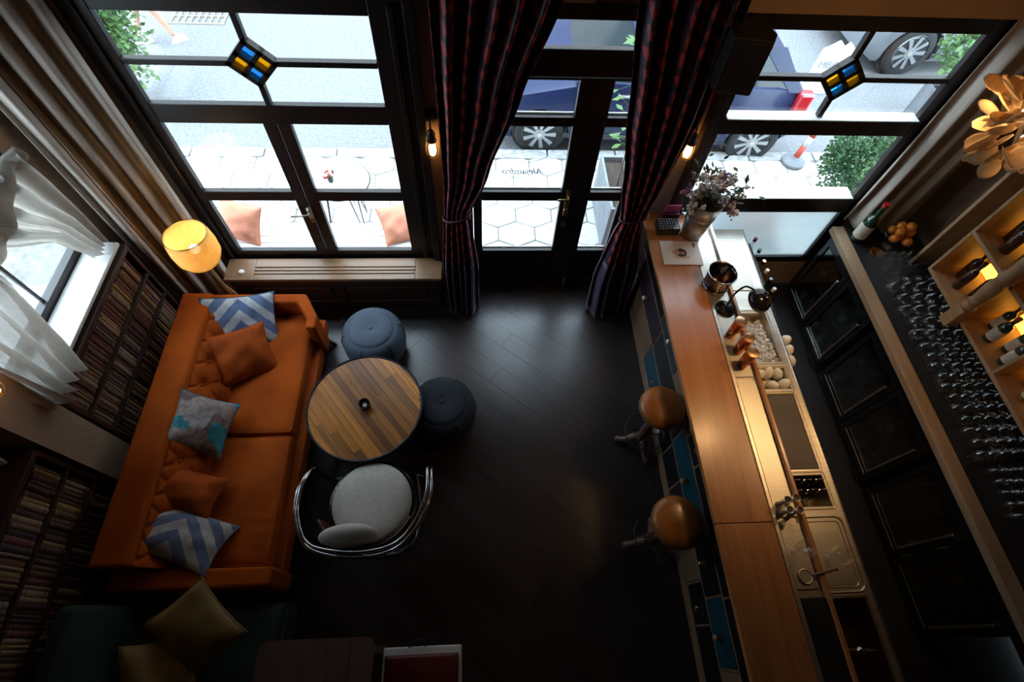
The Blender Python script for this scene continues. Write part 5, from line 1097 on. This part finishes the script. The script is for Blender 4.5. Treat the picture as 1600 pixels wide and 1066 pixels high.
m = MB().lathe([(.022, .07), (.022, .10), (.01, .105)], 16); m.v = [tuple(mt @ Vector(q)) for q in m.v]; m.build('shade_cap', blackgl, t)
for i, (x, y, lb) in enumerate(((1.925, 1.98, 'nearest the desk lamp'), (1.945, 1.84, 'in the middle of the three'), (1.94, 1.715, 'nearest the steel mat'))):
    t = thing('cocktail_shaker', 'copper cocktail tin with a bright flat lid, %s' % lb, 'shaker', (x, y, 1.0865), 'copper shakers')
    MB().lathe([(.036, 0), (.038, .004), (.042, .10), (.040, .105), (.043, .11), (.043, .19), (.041, .195)], 32, (x, y, 1.0865)).build('tin', copper, t, smooth=False)
    MB().lathe([(.044, .192), (.044, .202), (.02, .205), (.001, .2055)], 32, (x, y, 1.0865), False).build('lid', pm('bright_copper', (.85, .52, .32), (.78, .45, .26), 3, rough=.25, metal=1), t, smooth=False)
# jiggers, glasses and strainers
def jigger(x, y, z, i):
    t = MB().lathe([(.020, 0), (.011, .055), (.011, .06), (.024, .125), (.022, .125), (.009, .065), (.001, .064)], 22, (x, y, z), False)
    o = t.build('jigger', steel, None, (x, y, z), smooth=True); tag(o, 'double-cone steel jigger on the drip rail, %s of the four' % ('far left', 'far right', 'near left', 'near right')[i], 'jigger', 'steel jiggers')
for i, (x, y) in enumerate(((1.905, .70), (1.965, .71), (1.90, .64), (1.965, .635))): jigger(x, y, 1.0865, i)
def goblet_mesh(kind):
    if kind == 'wine': return [(.034, 0), (.034, .003), (.006, .007), (.004, .07), (.010, .085), (.034, .11), (.041, .145), (.038, .19), (.034, .21)]
    if kind == 'high': return [(.029, 0), (.031, .004), (.033, .14), (.034, .15)]
    if kind == 'balloon': return [(.036, 0), (.036, .003), (.006, .008), (.005, .06), (.02, .075), (.052, .115), (.056, .15), (.048, .19), (.042, .20)]
    return [(.028, 0), (.028, .003), (.005, .006), (.004, .05), (.012, .06), (.028, .09), (.031, .12), (.026, .15)]
GM = {}
def glassware(kind, x, y, z, label, group, inv=False):
    if kind not in GM: o = MB().lathe(goblet_mesh(kind), 16, (0, 0, 0), False).build('drinking_glass', clear, None, smooth=True); GM[kind] = o
    else: o = GM[kind].copy(); COL.objects.link(o)
    o.location = (x, y, z); h = goblet_mesh(kind)[-1][1]
    if inv: o.rotation_euler = (PI, 0, 0); o.location.z = z + h
    else: o.rotation_euler = (0, 0, 0)
    tag(o, label, 'glass', group); return o
glassware('balloon', 1.925, .42, 1.083, 'empty balloon glass on the rinser plate of the drip rail', None)
glassware('balloon', 2.20, .38, WZ + .0065, 'second balloon glass on the drainer plate below the lip', None)
t = thing('strainer', 'steel strainer with a dark handle lying by the balloon glasses', 'strainer', (1.96, .27, 1.083))
MB().ring((1.94, .27, 1.09), .04, .005, 28).build('rim', steel, t, smooth=True); MB().tube([(1.98, .275, 1.09), (2.015, .28, 1.12), (2.13, .30, 1.13)], .007, 8).build('handle', turned, t, smooth=True); MB().lathe([(.038, 0), (.038, .003)], 24, (1.94, .27, 1.086)).build('plate', perf, t)

# ------------------------------------------------------------------ bar stools
def stool(label, x, y, rz):
    t = thing('bar_stool', label, 'stool', (x, y, 0), 'leather bar stools', rz); ox, oy = x, y; OFF[t.name] = (0, 0, 0)
    MB().lathe([(.10, .77), (.165, .785), (.178, .81), (.178, .83), (.165, .855), (.11, .872), (.001, .876)], 44, cap=False).build('leather_seat', leather, t, smooth=True)
    MB().lathe([(.02, .75), (.15, .755), (.168, .775), (.168, .785), (.02, .785)], 40).build('seat_board', turned, t, smooth=False)
    for k in range(36):
        a = 2 * PI * k / 36; MB().sphere((.178 * math.cos(a), .178 * math.sin(a), .803), .0052, 8, 5).build('upholstery_nail', brass, t, smooth=True)
    MB().lathe([(.04, .12), (.05, .16), (.048, .22), (.03, .27), (.045, .33), (.036, .42), (.028, .55), (.036, .62), (.045, .68), (.05, .75)], 24).build('turned_column', turned, t, smooth=True)
    for k in range(3):
        a = 2 * PI * k / 3 + .35; c, s_ = math.cos(a), math.sin(a)
        MB().tube([(c * r, s_ * r, z) for r, z in ((.02, .19), (.06, .16), (.11, .085), (.15, .05), (.18, .04), (.20, .035))], [.034, .036, .026, .026, .034, .022], 14).build('tripod_leg', turned, t, smooth=True)
    MB().ring((0, 0, .30), .165, .005, 44).build('foot_ring', black, t, smooth=True)
    for k in range(4):
        a = 2 * PI * k / 4 + .3; MB().tube([(.03 * math.cos(a), .03 * math.sin(a), .30), (.165 * math.cos(a), .165 * math.sin(a), .30)], .004, 6).build('ring_spoke', black, t, smooth=True)
stool('round tan leather bar stool, the one farther up the bar', 1.378, 1.50, 2.6)
stool('round tan leather bar stool, the one nearer the bottom of the bar', 1.318, .66, 2.9)

# ------------------------------------------------------------------ back bar: fridges, counter, glasses
gi = 0
for n, (ya, yb, lb) in enumerate(((2.20, 3.16, 'nearest the window'), (1.07, 2.15, 'in the middle of the back bar'), (-.10, 1.02, 'at the near end of the back bar'))):
    t = thing('bar_fridge', 'black glass-door bottle fridge %s' % lb, 'fridge', (3.6, (ya + yb) / 2, 0))
    m = MB().box(3.32, 3.98, ya, yb, 0, .06).box(3.32, 3.98, ya, yb, .88, .93).box(3.93, 3.98, ya, yb, .06, .88).box(3.32, 3.93, ya, ya + .03, .06, .88).box(3.32, 3.93, yb - .03, yb, .06, .88)
    m.build('cabinet', black, t); MB().box(3.33, 3.92, ya + .03, yb - .03, .42, .432).build('wire_shelf', pm('shelf_wire', (.2, .2, .21), rough=.4, metal=.8), t)
    ym = (ya + yb) / 2
    for a, b in ((ya + .01, ym - .005), (ym + .005, yb - .01)):
        d = MB().box(3.29, 3.318, a, b, .08, .14).box(3.29, 3.318, a, b, .82, .90).box(3.29, 3.318, a, a + .05, .14, .82).box(3.29, 3.318, b - .05, b, .14, .82).build('door_frame', blackgl, t, bevel=.003)
        MB().box(3.302, 3.308, a + .05, b - .05, .14, .82).build('glass_pane', cab_gl, d)
        MB().box(3.275, 3.29, a + .045, a + .065, .20, .76).build('handle', steel, d, bevel=.004); MB().box(3.284, 3.29, a + .05, b - .05, .135, .146).build('kick_trim', steel, d)
    MB().box(3.284, 3.292, ya + .04, ya + .16, .02, .05).build('control_panel', black, t)
    for zz in (.06, .432):
        for k in range(9): bottle('beer_bottle', '%s bottle from the near side, %s shelf, fridge %s' % (nth(k), 'lower' if zz < .1 else 'upper', ('nearest the window', 'in the middle', 'at the near end')[n]), 3.40 + (k % 2) * .09, ya + .12 + k * (yb - ya - .24) / 8, zz + .001, .26, .03, (green_b, brown_b)[(k + n) % 2], (chrome, brass)[k % 2], 'bottles in the fridge %s' % lb, lab=label_m if k % 3 else None)
t = thing('back_counter', 'black back-bar counter with a pale oak front edge', 'counter', (3.62, 1.5, .94))
MB().box(3.36, 4.03, -.9, 3.17, .945, .998).build('black_top', pm('black_laminate', (.012, .012, .014), (.018, .018, .02), 10, rough=.3), t); MB().box(3.25, 3.36, -.9, 3.19, .94, 1.0).build('oak_edge', palewood, t, bevel=.004)
CZ = .9985
for j in range(5):
    for i in range(6):
        y = 2.76 - j * .07; x = 3.46 + i * .075 + (j % 2) * .03
        glassware('high', x, y, CZ, 'tall straight glass, %s row from the window, %s from the oak edge' % (nth(j), nth(i)), 'highball glasses on the back counter')
for j in range(5):
    for i in range(5):
        y = 2.44 - j * .115; x = 3.46 + i * .115 + (j % 2) * .04
        if x < 3.98: glassware('balloon', x, y, CZ, 'balloon glass, %s balloon row from the window, %s from the oak edge' % (nth(j), nth(i)), 'balloon glasses on the back counter', True)
for j in range(11):
    for i in range(6):
        y = 1.86 - j * .087; x = 3.45 + i * .088 + (j % 2) * .02
        glassware('wine', x, y, CZ, 'upturned wine glass, %s row below the balloon glasses, %s from the oak edge' % (nth(j), nth(i)), 'wine glasses on the back counter', True)
for j in range(5):
    for i in range(6):
        y = .88 - j * .075; x = 3.50 + i * .07
        glassware('small', x, y, CZ, 'small glass, %s row below the wine glasses, %s from the oak edge' % (nth(j), nth(i)), 'small glasses on the back counter', True)
# champagne, fruit, dish
bottle('champagne_bottle', 'big dark green champagne bottle with a cream label and red cap', 3.42, 3.04, CZ + .002, .42, .058, green_b, pm('red_foil', (.5, .02, .02), rough=.35), None, lab=label_m, neck=.36)
t = thing('fruit_bowl', 'clear glass footed bowl holding the oranges', 'bowl', (3.70, 2.95, CZ))
MB().lathe([(.065, 0), (.065, .006), (.015, .014), (.012, .05), (.03, .06), (.10, .09), (.148, .15), (.155, .17), (.145, .16), (.095, .098), (.001, .07)], 36, (3.70, 2.95, CZ), False).build('bowl', clear, t, smooth=True)
rnd = random.Random(3)
for i, (dx, dy, dz) in enumerate(((-.06, -.03, .13), (.03, -.06, .13), (.06, .03, .13), (-.03, .06, .13), (0, 0, .12), (-.04, -.01, .19), (.04, -.01, .19), (.0, .05, .19), (.02, .0, .24))):
    o = MB().sphere((0, 0, 0), .041, 18, 10, .039).sphere((0, 0, .038), .005, 6, 4).build('orange', orange_f, None, smooth=True); o.location = (3.70 + dx * 1.15, 2.95 + dy * 1.15, CZ + dz + .01); o.rotation_euler = (rnd.uniform(-1, 1), rnd.uniform(-1, 1), 0)
    tag(o, 'orange in the glass bowl, %s' % ('bottom left', 'bottom near side', 'bottom right', 'bottom far side', 'buried in the middle', 'upper left', 'upper right', 'upper far side', 'topmost of the heap')[i], 'orange', 'oranges in the bowl')
o = MB().lathe([(.03, 0), (.045, .006), (.062, .022), (.058, .022), (.04, .010), (.001, .008)], 28, (3.53, 2.86, CZ), False).build('brass_dish', brass, None, (3.53, 2.86, CZ), smooth=True); tag(o, 'small brass dish on the counter in front of the oranges', 'dish')
# turned post and shelving with bottles
t = thing('turned_post', 'turned pale wooden post fixed to the front of the bottle shelving', 'post', (3.575, 1.99, CZ + .24))
px, py = 3.575, 1.99
MB().box(px - .045, px + .045, py - .045, py + .045, CZ + .235, CZ + .43).build('square_base', shelfwood, t, bevel=.006)
MB().lathe([(.040, .30), (.052, .315), (.052, .33), (.036, .345), (.036, .36), (.050, .37), (.040, .39), (.046, .42), (.056, .50), (.058, .56), (.048, .62), (.058, .63), (.058, .645), (.046, .66), (.058, .67), (.046, .69), (.054, .80), (.056, 1.0), (.050, 1.4), (.046, 1.9)], 28, (px, py, CZ + .13)).build('turned_shaft', shelfwood, t, smooth=True)
t = thing('bottle_shelf', 'open oak shelving of lit bottle niches over the back counter', 'shelf', (3.85, 1.7, 1.25))
SX0, SX1 = 3.625, 4.04
for z in (1.27, 1.70, 2.13): MB().box(SX0, SX1, 1.02, 2.48, z, z + .03).build('shelf_board', shelfwood, t, bevel=.004)
for y in (1.02, 1.50, 1.98, 2.455): MB().box(SX0, SX1, y, y + .025, 1.30, 1.70).build('upright', shelfwood, t, bevel=.004); MB().box(SX0, SX1, y, y + .025, 1.73, 2.13).build('upright', shelfwood, t, bevel=.004)
MB().box(SX1 - .012, SX1, 1.05, 2.45, 1.30, 2.13).build('back_panel', pm('amber_backlight_panel', (.55, .33, .12), rough=.5), t)
for y in (1.05, 2.43): MB().box(SX0 + .25, SX1 - .02, y, y + .03, CZ, 1.27).build('support', shelfwood, t)
led = emit('amber_led', (1., .46, .05), 5.)
for z in (1.30, 1.73):
    for y0 in (1.06, 1.54, 2.02): MB().box(SX1 - .022, SX1 - .013, y0, y0 + .40, z + .01, z + .10).build('led_strip', led, t)
rnd = random.Random(8); k = 0
spec_ = [(amber_b, label_m, black), (brown_b, label_m, black), (green_b, label_m, brass), (amber_b, blue_p, black), (brown_b, None, black), (clear, label_m, white_m)]
for z, zn in ((1.301, 'lower'), (1.731, 'upper')):
    for y0, nn in ((1.06, 'near'), (1.54, 'middle'), (2.02, 'far')):
        for i in range(4):
            a, b, c = spec_[(k * 5 + i) % 6]; k += 1
            bottle('spirit_bottle', '%s spirit bottle from the near side in the %s %s shelf niche' % (nth(i), zn, nn), 3.74 + (i % 2) * .09, y0 + .05 + i * .10, z, rnd.uniform(.26, .32), rnd.uniform(.034, .042), a, c, 'bottles in the %s %s niche' % (zn, nn), lab=b)
t = thing('side_panel', 'tall plain oak board closing the shelving beside the fruit bowl', 'panel', (3.9, 2.72, CZ))
for i in range(2): MB().box(3.80 + i * .118, 3.80 + (i + 1) * .118 - .002, 2.74, 2.77, CZ, 2.6).build('board', shelfwood, t, bevel=.003)

# ------------------------------------------------------------------ shell chandelier over the bar
kx, ky, kz = 2.29, 1.76, 3.16
t = thing('chandelier', 'chandelier of overlapping cream shell petals hanging over the bar', 'chandelier', (kx, ky, kz)); rnd = random.Random(31)
MB().tube([(kx, ky, kz + .1), (kx, ky, ZC)], .008, 8).build('stem', brass, t, smooth=True)
MB().sphere((kx, ky, kz), .05, 16, 8).build('core', brass, t, smooth=True)
def petal(p, d, s_, tw):
    d = d.normalized(); u = d.cross(Vector((0, 0, 1)) if abs(d.z) < .9 else Vector((1, 0, 0))).normalized(); w = d.cross(u)
    u2 = u * math.cos(tw) + w * math.sin(tw); w2 = w * math.cos(tw) - u * math.sin(tw)
    def g(a, b):
        a = 2 * a - 1; wd = (math.sin(PI * (b * .86 + .07)) ** .7) * .42; return tuple(p + d * s_ * b + u2 * s_ * a * wd + w2 * s_ * (.30 * (a * a) * wd + .22 * b * b))
    return MB().grid(g, 8, 8)
for i in range(96):
    ph = math.acos(1 - 2 * (i + .5) / 96); th = i * 2.39996; d = Vector((math.sin(ph) * math.cos(th), math.sin(ph) * math.sin(th), math.cos(ph) * 1.1)); r = rnd.uniform(.08, .18)
    dd = d + Vector((rnd.gauss(0, .35), rnd.gauss(0, .35), rnd.gauss(0, .3))); petal(Vector((kx, ky, kz)) + d * r, dd, rnd.uniform(.08, .13), rnd.uniform(0, 6)).build('petal', petal_m, t, smooth=True, solid=.002)
for i in range(5):
    a = 2 * PI * i / 5; c = (kx + .09 * math.cos(a), ky + .09 * math.sin(a), kz - .03); MB().tube([(kx, ky, kz), c], .004, 6).build('arm', brass, t); MB().sphere(c, .016, 12, 8, .022).build('bulb', bulb2_m, t, smooth=True); 
lamp('lamp_light', t, (kx, ky, kz - .34), 48, (1, .58, .24), .10, 'SPOT', R_(100))
for i in range(3):
    a = 2 * PI * i / 3 + .5; lamp('bulb_light', t, (kx + .22 * math.cos(a), ky + .22 * math.sin(a), kz - .05), 1.6, (1, .58, .24), .03)
lamp('added_uplight', t, (kx, ky, kz + .32), 7, (1, .62, .3), .04)  # added uplight without a bulb, brightens the lintel and wall above the window
t = thing('ceiling_spotlight', 'black spotlight hung over the back bar, aimed at the bar top', 'lamp', (3.35, 1.75, 3.3))
dv = (Vector((2.05, 1.45, 1.0)) - Vector((3.35, 1.75, 3.3))).normalized(); rq = dv.to_track_quat('-Z', 'Y')
m = MB().lathe([(.03, .16), (.045, .15), (.05, 0), (.046, 0), (.04, .12), (.001, .13)], 24, cap=False); m.v = [tuple(Vector((3.35, 1.75, 3.3)) + rq @ Vector(q)) for q in m.v]; m.build('housing', black, t, smooth=True)
MB().tube([(3.40, 1.74, 3.42), (3.40, 1.74, ZC)], .01, 8).build('rod', black, t)
o = lamp('lamp_light', t, (3.35, 1.75, 3.3), 55, (1, .62, .28), .05, 'SPOT', R_(58)); o.rotation_mode = 'QUATERNION'; o.rotation_quaternion = rq
